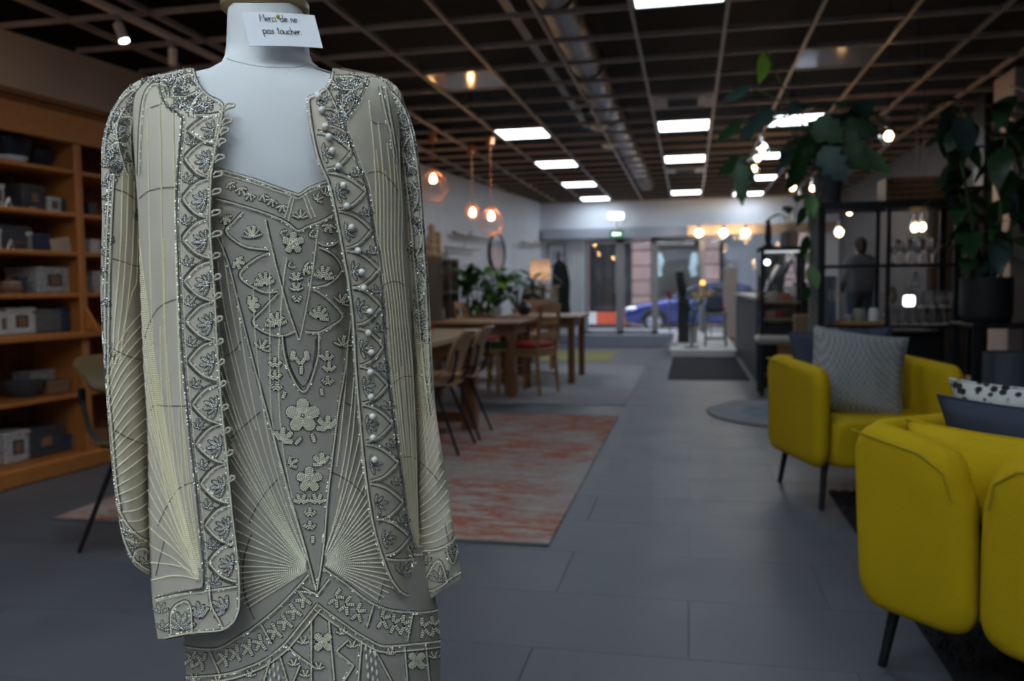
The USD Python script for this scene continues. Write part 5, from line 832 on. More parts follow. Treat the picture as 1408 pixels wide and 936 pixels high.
DRESS = Surf([(225, 232, 510, .125), (262, 232, 508, .133), (340, 240, 505, .135), (480, 252, 505, .124), (600, 250, 530, .120), (740, 250, 580, .127), (830, 252, 600, .132), (880, 253, 605, .135), (940, 256, 606, .136), (1010, 250, 612, .14), (1160, 246, 622, .15), (1330, 240, 636, .16)], 2.2, lambda u, a, z: .0022 * np.sin(70 * a + 3) * np.clip((.62 - z) * 8, 0, 1))
JACK = Surf([(93, 262, 470, .045), (97, 240, 492, .055), (104, 216, 520, .066), (114, 198, 535, .080), (135, 184, 545, .102), (170, 182, 549, .122), (220, 185, 550, .138), (300, 190, 555, .150), (400, 193, 563, .152), (500, 197, 568, .147), (600, 203, 573, .145), (700, 204, 575, .147), (790, 207, 577, .150), (884, 217, 579, .152)], 2.35,
            lambda u, a, z: np.clip((1.16 - z) * 2.2, 0, 1) * (.009 * np.sin(52 * a + .6) * np.clip((u * -1 - .45) * 4, 0, 1) + .005 * np.sin(60 * a) * np.clip((u - .45) * 4, 0, 1)))
SLL = Surf([(105, 204, 232, .016, .0), (112, 188, 228, .026, .0), (124, 172, 218, .036, .0), (142, 159, 211, .045, .0), (170, 147, 203, .052, .0), (210, 139, 197, .056, .0), (300, 140, 195, .056, .0), (400, 138, 196, .054, .0), (500, 143, 199, .053, .002), (600, 150, 203, .052, .004), (680, 158, 206, .052, .006), (720, 165, 210, .052, .006), (750, 172, 214, .05, .006), (776, 184, 218, .048, .006), (790, 204, 222, .03, .006)], 2.1,
           lambda u, a, z: .0028 * np.sin(150 * a + 26 * z) * (1 - np.abs(u) ** 3))
SLR = Surf([(106, 500, 524, .016, .0), (112, 506, 537, .024, .0), (122, 516, 548, .034, .0), (142, 522, 556, .045, .0), (175, 534, 568, .052, .0), (210, 543, 575, .056, .0), (300, 550, 583, .056, .0), (400, 556, 590, .056, .004), (480, 562, 594, .056, .008), (560, 566, 599, .058, .012), (620, 566, 608, .060, .016), (680, 566, 618, .062, .02), (735, 567, 625, .062, .022), (770, 568, 632, .062, .024), (794, 572, 634, .058, .024), (808, 576, 612, .05, .024), (822, 578, 594, .03, .024)], 2.1,
           lambda u, a, z: .0030 * np.sin(140 * a - 40 * z) * (1 - np.abs(u) ** 3))
SKIRT_BOT = 1320
linen = plain('mannequin_linen', (.70, .71, .70), .8, bump=(900, .0003))
def chiffon(name, c, c2): return mat(name, {'tc': ('texture_coordinate', {}), 'n': ('noise_texture', {'scale': 7.0, 'detail': 4.0}), 'r': ('rgb_ramp', {'ramp': [(.3, c2), (.7, c)]}), 'n2': ('noise_texture', {'scale': 900.0, 'detail': 1.0}), 'b': ('bump', {'distance': .0003, 'strength': .4}), 'p': ('principled_bsdf', {'roughness': .62, 'sheen_weight': .15}), 't': ('translucent_bsdf', {'color': (.6, .55, .42)}), 'm': ('mix_closure', {'fac': .12})}, [('tc.object', 'n.vector'), ('n.fac', 'r.fac'), ('r.color', 'p.base_color'), ('tc.object', 'n2.vector'), ('n2.fac', 'b.height'), ('b.normal', 'p.normal'), ('p.BSDF', 'm.closure1'), ('t.BSDF', 'm.closure2')], 'm.closure')
CH_J, CH_D = chiffon('chiffon_jacket', (.64, .575, .445), (.58, .52, .40)), chiffon('chiffon_dress', (.455, .415, .345), (.41, .375, .31))
PEARL = plain('pearl_bead', (.97, .91, .70), .2, extra={'coat_weight': .6}); PEARL_J = plain('pearl_bead_warm', (.97, .88, .60), .22, extra={'coat_weight': .5}); SILVER = plain('silver_bead', (.88, .86, .81), .12, 1.0); STEEL = plain('steel_bead', (.20, .195, .18), .2, 1.0); BIGPEARL = plain('large_pearl', (.78, .76, .68), .15, extra={'coat_weight': 1.0})
def closed(b, S, y0, y1, ny=90, nx=40, x0=None, x1=None, back=True, caps=True, th=0.0):
    """front skin lifted between x0(y) and x1(y) (default: the silhouettes), and the back half behind it"""
    Y = np.linspace(y0, y1, ny); u = (1 - np.cos(np.linspace(0, np.pi, nx))) / 2; XL, XR_ = S.pl(np.clip(Y, S.y.min(), S.y.max())), S.pr(np.clip(Y, S.y.min(), S.y.max()))
    G = S.lift(XL[:, None] + (XR_ - XL)[:, None] * u, np.repeat(Y[:, None], nx, 1)); A, Z = G[:, 0], G[:, -1]
    q = (1 - np.abs(2 * u - 1) ** S.n) ** (1 / S.n); D = S.D(np.clip(A[:, 2], S.z0, S.z1))
    H = A[:, None] + (Z - A)[:, None] * u[None, :, None] - bdir * (D[:, None] * q)[..., None]
    b.grid(G); b.grid(H[:, ::-1]) if back else None
    if caps:
        for r in (0, -1): ring = np.vstack([G[r], H[r][::-1]]); c = ring.mean(0); n = len(ring); b.add(np.vstack([ring, c]), [(i, (i + 1) % n, n) for i in range(n)])
    return b
def two_sided_panel(b, S, Y, X0, X1, nx, th=.0022):
    u = np.linspace(0, 1, nx); XX = X0[:, None] + (X1 - X0)[:, None] * u; YY = np.repeat(Y[:, None], nx, 1) if Y.ndim == 1 else Y
    G = S.lift(XX, YY); N = np.cross(np.gradient(G, axis=1), -np.gradient(G, axis=0)); N /= np.maximum(np.linalg.norm(N, axis=-1, keepdims=True), 1e-9); N *= np.sign((N * bdir).sum(-1, keepdims=True) + 1e-9); Hn = G - N * th
    b.grid(G).grid(Hn, flip=True)
    for a, c in ((G[0], Hn[0]), (G[-1], Hn[-1]), (G[:, 0], Hn[:, 0]), (G[:, -1], Hn[:, -1])): b.grid(np.stack([a, c]))
    return b
# ---- the mannequin: form, wooden neck cap, pole and foot
man = thing('mannequin', 'white linen dressmaker mannequin with a wooden neck cap', 'mannequin', (0, 0, 0))
obj('form', closed(B(), FORM, 4, 980, 110, 44), linen, man, 60)
ctr = MB_O.copy(); zc = float(plane_pt(np.array([365.]), np.array([12.]))[0, 2]); capw = wood('cap_wood', (.34, .25, .13), (.27, .19, .09), 2, .4); nc = plane_pt(np.array([365.]), np.array([10.]))[0]
obj('neck_cap', B().lathe([(.0001, -.012), (.050, -.012), (.056, -.006), (.056, .002), (.048, .010), (.036, .014), (.034, .020), (.028, .05), (.012, .062), (.0001, .064)], (nc[0], nc[1], zc + .004), 40), capw, man, 40)
ys = np.linspace(0, 1, 40); 
def seamline(S, pts, r, n=60, off=.0005):
    p = np.array(pts, float); k = np.linspace(0, 1, len(p)); u = np.linspace(0, 1, n); return B().tube(S.lift(PchipInterpolator(k, p[:, 0])(u), PchipInterpolator(k, p[:, 1])(u), off), r, 5)
obj('neck_seam', seamline(FORM, [(312, 80), (330, 86), (365, 92), (400, 93), (424, 88)], .0006, off=.0002), plain('seam_grey', (.42, .42, .42), .8), man, 60)
obj('pole', B().cyl(MB_O + (0, 0, .03), MB_O + (0, 0, .62), .016, n=16), MT['chrome'], man); obj('foot', B().lathe([(.0001, 0), (.17, 0), (.17, .012), (.03, .03), (.0001, .03)], MB_O, 32), MT['black_metal'], man)
# ---- bead kit
_o = trimesh.creation.icosahedron(); ICO = (_o.vertices / np.linalg.norm(_o.vertices[0]), _o.faces)
_q = trimesh.Trimesh([(1, 0, 0), (-1, 0, 0), (0, 1, 0), (0, -1, 0), (0, 0, 1), (0, 0, -1)], [(0, 2, 4), (2, 1, 4), (1, 3, 4), (3, 0, 4), (2, 0, 5), (1, 2, 5), (3, 1, 5), (0, 3, 5)]).subdivide(); OCT = (_q.vertices / np.linalg.norm(_q.vertices, axis=1, keepdims=True), _q.faces)
def beads(b, P, r, kind=OCT, jit=0.0):
    P = np.atleast_2d(P); v, f = kind; n = len(P)
    if n == 0: return b
    r = np.broadcast_to(r, n)
    if kind is ICO or jit:
        q = RNG.normal(size=(n, 3, 3)); q[:, 0] /= np.linalg.norm(q[:, 0], axis=1, keepdims=True); q[:, 1] -= (q[:, 1] * q[:, 0]).sum(1, keepdims=True) * q[:, 0]; q[:, 1] /= np.linalg.norm(q[:, 1], axis=1, keepdims=True); q[:, 2] = np.cross(q[:, 0], q[:, 1]); V = np.einsum('vj,njk->nvk', v, q)
    else: V = np.repeat(v[None], n, 0)
    V = V * r[:, None, None] + P[:, None]; F = f[None] + (np.arange(n) * len(v))[:, None, None]; return b.add(V.reshape(-1, 3), F.reshape(-1, 3))
def resample(pts, step, closedp=False, smooth=True):
    p = np.array(pts, float)
    if closedp: p = np.vstack([p, p[:1]])
    seg = np.hypot(*np.diff(p, axis=0).T); k = np.concatenate([[0], np.cumsum(seg)]); 
    if k[-1] < 1e-6: return p[:1]
    if smooth and len(p) > 2:
        uu = np.linspace(0, k[-1], max(8, int(k[-1] / 2))); p = np.stack([PchipInterpolator(k, p[:, j])(uu) for j in (0, 1)], 1); seg = np.hypot(*np.diff(p, axis=0).T); k = np.concatenate([[0], np.cumsum(seg)])
    n = max(2, int(round(k[-1] / step)) + (0 if closedp else 1)); u = np.linspace(0, k[-1], n, endpoint=not closedp); return np.stack([np.interp(u, k, p[:, j]) for j in (0, 1)], 1)
PXM = 1.0 / FPX       # metres per picture pixel at one metre
def shift(pts, d):
    p = np.array(pts, float); t = np.gradient(p, axis=0); t /= np.maximum(np.hypot(*t.T), 1e-6)[:, None]; return p + d * np.stack([-t[:, 1], t[:, 0]], 1)
def on(S, p, r, lift_=.55, raise_=0.0):
    p = np.array(p, float); yc = np.clip(p[:, 1], S.y.min(), S.y.max()); p[:, 0] = np.clip(p[:, 0], S.pl(yc) + 1.3, S.pr(yc) - 1.3)      # nothing beyond the cloth
    return S.lift(p[:, 0], p[:, 1]) + S.normal(p[:, 0], p[:, 1]) * (r * lift_ + raise_)
RP, RS = .00110, .00096
SP_, SS_ = 2.75, 2.4
NSTR = 0
def pearls(parent, S, pts, name='pearl_strand', m=None, r=RP, step=SP_, smooth=True, raise_=0.0): obj(name, beads(B(), on(S, resample(pts, step, smooth=smooth), r, raise_=raise_), r), m or PEARL, parent, True)
def silver(parent, S, pts, name='silver_strand', m=None, r=RS, step=SS_, closedp=False, smooth=True, raise_=0.0): obj(name, beads(B(), on(S, resample(pts, step, closedp, smooth), r, raise_=raise_), r, ICO), m or STEEL, parent, False)
def trim(parent, S, pts, sides=(-1, 1), w=2.3, pm=None, smooth=True, raise_=0.0003):
    p = resample(pts, 3, smooth=smooth); pearls(parent, S, p, 'pearl_border', pm, RP * 1.05, smooth=False, raise_=raise_)
    for k in sides: silver(parent, S, shift(p, k * w), 'silver_border', SILVER if k > 0 else STEEL, smooth=False, raise_=raise_)
def leafpts(c, ang, L, W, fill=True):
    ca, sa = math.cos(ang), math.sin(ang); a = np.linspace(0, 2 * np.pi, max(6, int(2.5 * L / 2.1)), endpoint=False); ox, oy = L / 2 + (L / 2 + .6) * np.cos(a), (W / 2 + .8) * np.sin(a); out = np.stack([c[0] + ox * ca - oy * sa, c[1] + ox * sa + oy * ca], 1); ins = []
    k = max(1, int(round((W - 1.2) / 2.3)))
    for j in range(k):
        w = (j - (k - 1) / 2) * 2.3; hl = L / 2 * math.sqrt(max(.05, 1 - (2 * w / max(W, .1)) ** 2)) - .7; nn = max(1, int(2 * hl / 2.35) + 1); xs = L / 2 + (np.linspace(-hl, hl, nn) if nn > 1 else np.zeros(1)); ins.append(np.stack([c[0] + xs * ca - w * sa, c[1] + xs * sa + w * ca], 1))
    return out, np.vstack(ins)
def sprig(parent, S, x, y, r, ang=-90, n=5, spread=130, m_in=None, m_out=None, name='leaf_sprig', W=None, raise_=.0004, inner_r=RP):
    """a fan of small beaded leaves from (x, y), silver outlined"""
    b1, b2 = B(), B()
    for k in range(n):
        q = math.radians(ang + (0 if n == 1 else (spread if n > 4 else min(spread, 32 * n)) * (k / (n - 1) - .5))); L = r * (1.0 if abs(k - (n - 1) / 2) < 1 else .82); w = W or (max(3.2, L * .26) if m_in is SILVER else (max(4.0, L * .5) if n < 5 else max(3.6, L * .34))); o, i = leafpts((x + 1.4 * math.cos(q), y + 1.4 * math.sin(q)), q, L, w)
        beads(b1, on(S, i, inner_r, .7, raise_), inner_r); beads(b2, on(S, o, RS, .5), RS * .95, ICO)
    p = obj(name, b1, m_in or PEARL, parent, True); obj('silver_outline', b2, m_out or STEEL, p, False)
def flower(parent, S, x, y, r, n=5, rot=-90):
    b1, b2 = B(), B()
    for k in range(n):
        q = math.radians(rot + 360 * k / n); o, i = leafpts((x + r * .12 * math.cos(q), y + r * .12 * math.sin(q)), q, r * .86, r * .76); beads(b1, on(S, i, RP, .8, .0008), RP); beads(b2, on(S, o, RS, .5), RS, ICO)
    p = obj('flower', b1, PEARL, parent, True); obj('silver_outline', b2, STEEL, p, False); obj('flower_centre', beads(B(), on(S, np.array([[x, y]]), RP * 1.6, .9, .001), RP * 1.7), SILVER, p, True)
# ================================================================== the dress
dr = thing('dress', 'cream and grey beaded evening dress with pearl sunbursts on the mannequin', 'dress', (0, 0, 0))
NECK = [(230, 200), (262, 218), (299, 232), (348, 246), (398, 263), (410, 267), (424, 259), (446, 250), (470, 240), (510, 222)]
nk = np.array(NECK, float); XN = np.linspace(238, 504, 64); YN = np.interp(XN, nk[:, 0], nk[:, 1])
def dress_front():
    ny, nx = 130, 64; v = np.linspace(0, 1, ny); Y = YN[None] + (SKIRT_BOT - YN[None]) * v[:, None]; u = (XN - XN[0]) / (XN[-1] - XN[0])
    XL, XR_ = DRESS.pl(np.clip(Y, 225, 1330)), DRESS.pr(np.clip(Y, 225, 1330)); X = XL + (XR_ - XL) * u[None]; k = np.clip((Y - YN[None]) / 60, 0, 1); X = XN[None] * (1 - k) + X * k
    G = DRESS.lift(X, Y); A, Z = G[:, 0], G[:, -1]; q = (1 - np.abs(2 * u - 1) ** 2.2) ** (1 / 2.2); D = DRESS.D(np.clip(A[:, 2], DRESS.z0, DRESS.z1)); H = A[:, None] + (Z - A)[:, None] * u[None, :, None] - bdir * (D[:, None] * q)[..., None]
    return B().grid(G).grid(H[:, ::-1])
obj('bodice_and_skirt', dress_front(), CH_D, dr, 60)
D = DRESS
# neckline
trim(dr, D, [(299, 233), (348, 247), (398, 264.5), (410, 268), (424, 260), (447, 251)], (-1, 1)); pearls(dr, D, [(299, 238), (348, 252), (398, 269), (410, 273), (424, 265), (449, 255)], 'pearl_border')
trim(dr, D, [(299, 274), (342, 286), (386, 302), (398, 309), (410, 317.5), (424, 311), (440, 305), (456, 296)])
for p in (((400, 272), (392, 298)), ((404, 273), (397, 303)), ((417, 270), (428, 300)), ((421, 268), (433, 297))): pearls(dr, D, p)
for x, y, a, n, r in ((316, 252, 60, 4, 8), (331, 258, 80, 4, 9), (344, 266, 100, 4, 9), (361, 268, 70, 3, 9), (375, 274, 110, 4, 9), (388, 282, 90, 4, 9), (413, 300, -90, 5, 11), (434, 276, -50, 4, 9), (446, 268, -60, 4, 9), (309, 298, 60, 4, 10), (452, 308, 100, 4, 11)): sprig(dr, D, x, y, r, a, n, 150)
# centre V and panels
trim(dr, D, [(365, 304), (378, 360), (393, 416), (410, 466)], (-1,)); trim(dr, D, [(437, 310), (427, 388), (412, 466)], (1,))
for pts in ([(300, 327), (313, 359), (327, 414), (341, 470), (353, 516), (370, 579), (387, 641), (399, 686), (414, 735), (434, 811)], [(491, 400), (479, 460), (474, 507), (465.5, 557), (457, 627), (450, 687), (446, 740), (436, 809)]): trim(dr, D, pts, (-1, 1))
trim(dr, D, [(388, 462), (390, 482), (395, 503), (417, 539), (434, 501), (438, 480), (438, 460)], (-1, 1)); silver(dr, D, [(392, 466), (399, 502), (417, 531), (430, 502), (434, 466)])
for pts in ([(333, 293), (322, 305), (311, 317), (322, 330), (345, 341), (367, 343)], [(370, 348), (352, 356), (330, 378), (350, 396), (366, 402), (381, 401)], [(382, 404), (362, 425), (348, 442), (365, 457), (385, 462), (404, 456)],
            [(438, 334), (452, 338), (464, 332)], [(440, 341), (455, 348), (466, 360), (470, 370)], [(470, 370), (457, 387), (444, 393), (430, 395)], [(431, 398), (455, 415), (470, 435), (452, 450), (435, 457), (421, 456)]):
    pearls(dr, D, pts, 'pearl_arch'); silver(dr, D, shift(resample(pts, 3), 2.4), 'silver_arch'); silver(dr, D, shift(resample(pts, 3), -2.4), 'silver_arch', SILVER)
for x, y, r, a, n in ((347, 325, 13, -95, 6), (364, 390, 14, -100, 6), (380, 446, 15, -100, 6), (324, 356, 10, 40, 4), (342, 418, 12, -20, 4), (359, 478, 12, -60, 5), (444, 381, 14, -80, 6), (437, 436, 14, -70, 6), (468, 415, 12, -60, 5), (470, 474, 12, -80, 5),
                      (396, 365, 7, -30, 2), (417, 366, 9, 20, 4), (407, 384, 9, -90, 4), (407, 398, 9, -90, 4), (408, 414, 8, -90, 2), (385, 317, 7, 20, 2), (424, 322, 7, -20, 2), (404, 478, 12, 100, 1), (420, 478, 12, 80, 1), (413, 500, 10, -90, 2), (414, 514, 10, -90, 1)): sprig(dr, D, x, y + 2, r * 1.2, a, n, 150)
flower(dr, D, 403, 334, 15); flower(dr, D, 416, 571, 24); flower(dr, D, 425, 659, 18)
for x, y, r, a, n in ((378, 503, 10, -90, 3), (378, 520, 10, -90, 3), (379, 535, 9, -80, 3), (388, 547, 8, -70, 1), (449, 494, 10, -90, 3), (452, 509, 10, -90, 3), (450, 527, 9, -90, 3), (443, 543, 8, -100, 1), (387, 604, 14, -60, 4), (397, 637, 10, -30, 3), (405, 610, 10, -50, 1), (450, 588, 14, -110, 4), (433, 607, 10, -110, 1), (444, 636, 12, -120, 4), (414, 690, 10, -90, 4), (436, 690, 10, -90, 4), (426, 708, 9, -90, 3), (426, 726, 9, -90, 3), (430, 746, 8, -90, 1)): sprig(dr, D, x, y + 2, r * 1.28, a, n, 140)
# sunbursts of pearl strands
FL, FR = (424, 783), (445, 775)
for k in range(30):
    u = k / 29; q = math.radians(94 + 118 * u ** 1.05)              # from straight up the panel border to the lower left
    ex, ey = (FL[0] + 600 * math.cos(q), FL[1] - 600 * math.sin(q)); lim = 300 + 20 * np.clip((ey - 480) / 300, 0, 1)
    L = 330 * (1 - u) ** 1.6 + 98; e = np.array((FL[0] + math.cos(q) * L, FL[1] - math.sin(q) * L)); e[0] = max(e[0], 298 if e[1] < 600 else 318)
    bend = np.array([-.10 * L * math.sin(q), -.05 * L]) * (1 - u); mid = (np.array(FL) * .42 + e * .58) + bend * .55
    s0 = np.array(FL) + (e - FL) * (.035 + .03 * (k % 2)); pearls(dr, D, [s0, mid, e], 'pearl_ray')
for k in range(26):
    u = k / 25; q = math.radians(84 - 118 * u ** 1.05); L = 300 * (1 - u) ** 1.7 + 92; e = np.array((FR[0] + math.cos(q) * L, FR[1] - math.sin(q) * L)); bend = np.array([.10 * L * math.sin(q), -.05 * L]) * (1 - u); mid = np.array(FR) * .42 + e * .58 + bend * .5
    pearls(dr, D, [np.array(FR) + (e - FR) * (.035 + .03 * (k % 2)), mid, e], 'pearl_ray')
for pts in ([(306, 330), (318, 420), (330, 480)], [(300, 360), (308, 420), (320, 475), (336, 540), (352, 590)], [(300, 440), (312, 520), (330, 590)], [(478, 480), (472, 560), (463, 640)], [(486, 520), (478, 600), (466, 670)]): pearls(dr, D, pts)
for pts in ([(312, 488), (322, 482), (331, 470)], [(318, 602), (336, 585), (357, 567)], [(343, 718), (362, 682), (384, 657)], [(346, 735), (334, 790), (350, 850)], [(474, 553), (484, 558)], [(458, 650), (480, 662), (500, 680)], [(528, 800), (520, 826)]): silver(dr, D, pts, 'silver_stem')
# hip band
UB = [(254, 888), (293, 892), (331, 874), (372, 844), (400, 817), (423, 791)]; UBR = [(446, 782), (476, 803), (511, 829), (544, 840), (577, 842), (605, 838)]
LB = [(258, 930), (304, 927), (353, 912), (386, 890), (412, 860), (436, 830)]; LBR = [(436, 830), (470, 855), (503, 877), (528, 888), (571, 885), (605, 881)]
for p in (UB, UBR, LB, LBR): trim(dr, D, p, (-1, 1), raise_=.001)
for p in (LB, LBR): q = shift(resample(p, 4), 8); pearls(dr, D, q, 'pearl_border', raise_=.001); silver(dr, D, shift(q, 2.3), 'silver_border')
for p in (((413, 805), (436, 818), (452, 797)), ((359, 858), (373, 884)), ((288, 893), (302, 925)), ((513, 832), (504, 862)), ((567, 842), (560, 880)), ((408, 812), (432, 815))): trim(dr, D, p, (-1, 1), smooth=False)
for x, y, a in ((417, 822, 130), (404, 838, 130), (392, 853, 135), (378, 866, 140), (358, 882, 150), (342, 889, 160), (325, 896, 160), (309, 903, 170), (278, 908, 180), (264, 905, 180), (460, 820, 40), (474, 830, 40), (490, 840, 30), (524, 850, 20), (540, 856, 10), (553, 858, 10), (580, 862, 0), (594, 860, 0)):
    sprig(dr, D, x, y, 12, a - 65, 2, 60, W=5); sprig(dr, D, x + 2, y + 2, 12, a + 75, 2, 60, W=5)
for p in ([(428, 855), (428, 940), (430, 1010)], [(452, 855), (460, 940), (462, 1010)], [(395, 888), (412, 903), (430, 915)], [(412, 915), (402, 940)], [(372, 905), (362, 940), (352, 1000)], [(478, 880), (462, 895), (486, 915), (470, 940)], [(497, 882), (492, 940)], [(512, 888), (540, 940), (556, 1000)], [(556, 890), (560, 940)], [(585, 888), (590, 940)], [(385, 902), (396, 940)]): trim(dr, D, p, (-1, 1), smooth=False)
flower(dr, D, 444, 882, 15, 4, -45); flower(dr, D, 572, 908, 14, 4, -45)
for x, y in ((417, 885), (404, 915), (438, 920), (470, 872), (484, 890), (536, 900), (596, 905), (420, 930), (344, 930), (300, 938), (268, 936)): sprig(dr, D, x, y, 9, -90, 4, 160)
for x0, y0 in ((376, 906), (508, 886)):
    for k in range(14):
        b = B(); x, y = x0 + (k % 3) * 6 - 6 + k * .4, y0 + k * 4.2; P = D.lift(np.array([x, x + .4]), np.array([y, y + 9.])); N = D.normal(np.array([x]), np.array([y]))[0] * .0014; b.tube([P[0] + N, (P[0] + P[1]) / 2 + N * 1.6, P[1] + N], [.0004, .0021, .0004], 7); obj('drop_bead', b, BIGPEARL, dr, 60)

# ================================================================== the jacket
jk = thing('jacket', 'cream beaded evening jacket with silver trim and pearl buttons, worn open', 'jacket', (0, 0, 0))
EL = np.array([(266, 97), (271, 114), (284, 131), (306, 146), (305, 159), (299, 192), (294, 218), (290, 248), (289, 303), (292, 359), (296, 414), (298, 460), (302, 516), (306, 571), (312, 627), (317, 682), (321, 720), (326, 762), (329, 803), (329, 833), (321, 855), (304, 866), (268, 869), (230, 876)], float)
ER = np.array([(457, 100), (452, 118), (441, 128), (424, 138), (427, 167), (434, 205), (440, 225), (452, 253), (463, 303), (471, 345), (479, 392), (485, 442), (489, 510), (493, 560), (499, 627), (505, 675), (514, 727), (528, 773), (540, 800), (556, 817), (579, 821)], float)
IL = np.array([(222, 112), (230, 142), (254, 164), (251, 200), (248, 240), (246, 303), (248, 359), (250.5, 414), (253, 470), (258, 529), (266, 613), (274, 682), (278, 724), (282, 762), (284, 798), (281, 811), (260, 814), (236, 819), (216, 824)], float)
IR = np.array([(508, 108), (503, 122), (488, 151), (475, 169), (483, 195), (494, 226), (507, 262), (515, 317), (524, 359), (528, 414), (531, 475), (535, 516), (542, 571), (550, 627), (557, 682), (563, 727), (577, 762)], float)
def xat(E, y): i = np.argsort(E[:, 1], kind='stable'); return np.interp(y, E[i, 1], E[i, 0])
J = JACK
def panel_left():
    Y = np.concatenate([np.linspace(94, 150, 26), np.linspace(154, 800, 90), np.linspace(806, 878, 24)]); x1 = np.where(Y < 833, xat(EL[:20], Y), np.interp(Y, [833, 845, 855, 862, 867, 872, 878], [329, 327, 321, 310, 285, 252, 226])); x0 = J.pl(np.clip(Y, 93, 884)); x0 = np.where(Y > 826, np.interp(Y, [826, 878], [x0[-20], 217]), x0); return two_sided_panel(B(), J, Y, x0, x1, 34)
def panel_right():
    Y = np.concatenate([np.linspace(94, 150, 26), np.linspace(154, 760, 86), np.linspace(764, 821, 20)]); x0 = xat(ER[:20], Y); x0 = np.where(Y > 800, np.interp(Y, [800, 812, 818, 821], [540, 551, 559, 574]), x0); x1 = J.pr(np.clip(Y, 93, 884)); return two_sided_panel(B(), J, Y, x0, x1, 30)
obj('front_panel', panel_left(), CH_J, jk, 60); obj('front_panel', panel_right(), CH_J, jk, 60)
def jback():
    Y = np.linspace(93, 880, 90); nx = 36; u = (1 - np.cos(np.linspace(0, np.pi, nx))) / 2; XL, XR_ = J.pl(Y), J.pr(Y); A, Z = J.lift(XL, Y), J.lift(XR_, Y); q = (1 - np.abs(2 * u - 1) ** 2.35) ** (1 / 2.35); Dd = J.D(np.clip(A[:, 2], J.z0, J.z1)); H = A[:, None] + (Z - A)[:, None] * u[None, :, None] - bdir * (Dd[:, None] * q)[..., None]; Hn = H + bdir * .002; return B().grid(H[:, ::-1]).grid(Hn)
obj('back_panel', jback(), CH_J, jk, 60)
obj('sleeve', closed(B(), SLL, 105, 790, 110, 28), CH_J, jk, 60); obj('sleeve', closed(B(), SLR, 106, 822, 110, 28), CH_J, jk, 60)
# front borders
trim(jk, J, EL[:21], (-1, 1), raise_=.0006); trim(jk, J, EL[20:], (-1, 1), raise_=.0006); trim(jk, J, ER, (-1, 1), raise_=.0006)
for E_, sd in ((IL, 1), (IR, -1)):
    p = resample(E_, 3); silver(jk, J, p, 'silver_border', SILVER, smooth=False, raise_=.0004); silver(jk, J, shift(p, 2.4), 'silver_border', STEEL, smooth=False, raise_=.0004); silver(jk, J, shift(p, 4.4), 'silver_border', SILVER, smooth=False, raise_=.0004)
    pearls(jk, J, shift(p, -2.2), 'pearl_border', r=RP * .9, smooth=False)
# pointed arches with leaf fans, and sprigs between them
def arch(S, x0, y0, xa, ya, y1, x1=None, fan=None, ang=180, size=17, n=6):
    x1 = x0 if x1 is None else x1; pts = [(x0, y0), (x0 * .6 + xa * .4, y0 + (ya - y0) * .18), (x0 * .22 + xa * .78, y0 + (ya - y0) * .62), (xa, ya)]; pt2 = [(xa, ya), (x1 * .22 + xa * .78, y1 + (ya - y1) * .62), (x1 * .6 + xa * .4, y1 + (ya - y1) * .18), (x1, y1)]
    for P in (pts, pt2):
        pearls(jk, S, P, 'pearl_arch'); q = resample(P, 3); s = 1 if (xa < x0) else -1; silver(jk, S, shift(q, 2.4), 'silver_arch', STEEL); silver(jk, S, shift(q, -2.4), 'silver_arch', SILVER); silver(jk, S, shift(q, (4.4 if xa < x0 else -4.4)), 'silver_arch', STEEL)
    if fan: sprig(jk, S, fan[0], fan[1], size, ang, n, 150, SILVER, STEEL, 'silver_leaf_fan', inner_r=RS)
yl = [218, 273, 328, 387, 442, 496, 556, 610, 665, 722, 773]
for y in yl:
    a, h = xat(IL[3:15], y) + 5, 26; arch(J, xat(EL[4:19], y - h) - 5, y - h, a, y, y + h, xat(EL[4:19], y + h) - 5, (xat(EL[4:19], y) - 6, y + 4), 190, 18)
arch(J, 301, 158, 260, 180, 197, 296, (294, 180), 190, 16, 5)
for y in (193, 245, 303, 359, 414, 470, 527, 583, 639, 693, 748, 797): sprig(jk, J, xat(IL[3:15], y) + 9, y + 6, 12, -70, 4, 150, SILVER, STEEL, 'silver_sprig', inner_r=RS)
yr = [208, 263, 316, 370, 421, 477, 529, 582, 636, 690, 738]
for y in yr:
    a, h = xat(IR[3:], y) - 5, 25; arch(J, xat(ER[3:18], y - h) + 7, y - h, a, y, y + h, xat(ER[3:18], y + h) + 7, (xat(ER[3:18], y) + 9, y + 3), -10, 15, 5)
for y in (190, 236, 290, 343, 396, 449, 503, 556, 608, 660, 712, 757): sprig(jk, J, xat(IR[3:], y) - 7, y + 7, 11, -90, 4, 150, SILVER, STEEL, 'silver_sprig', inner_r=RS)
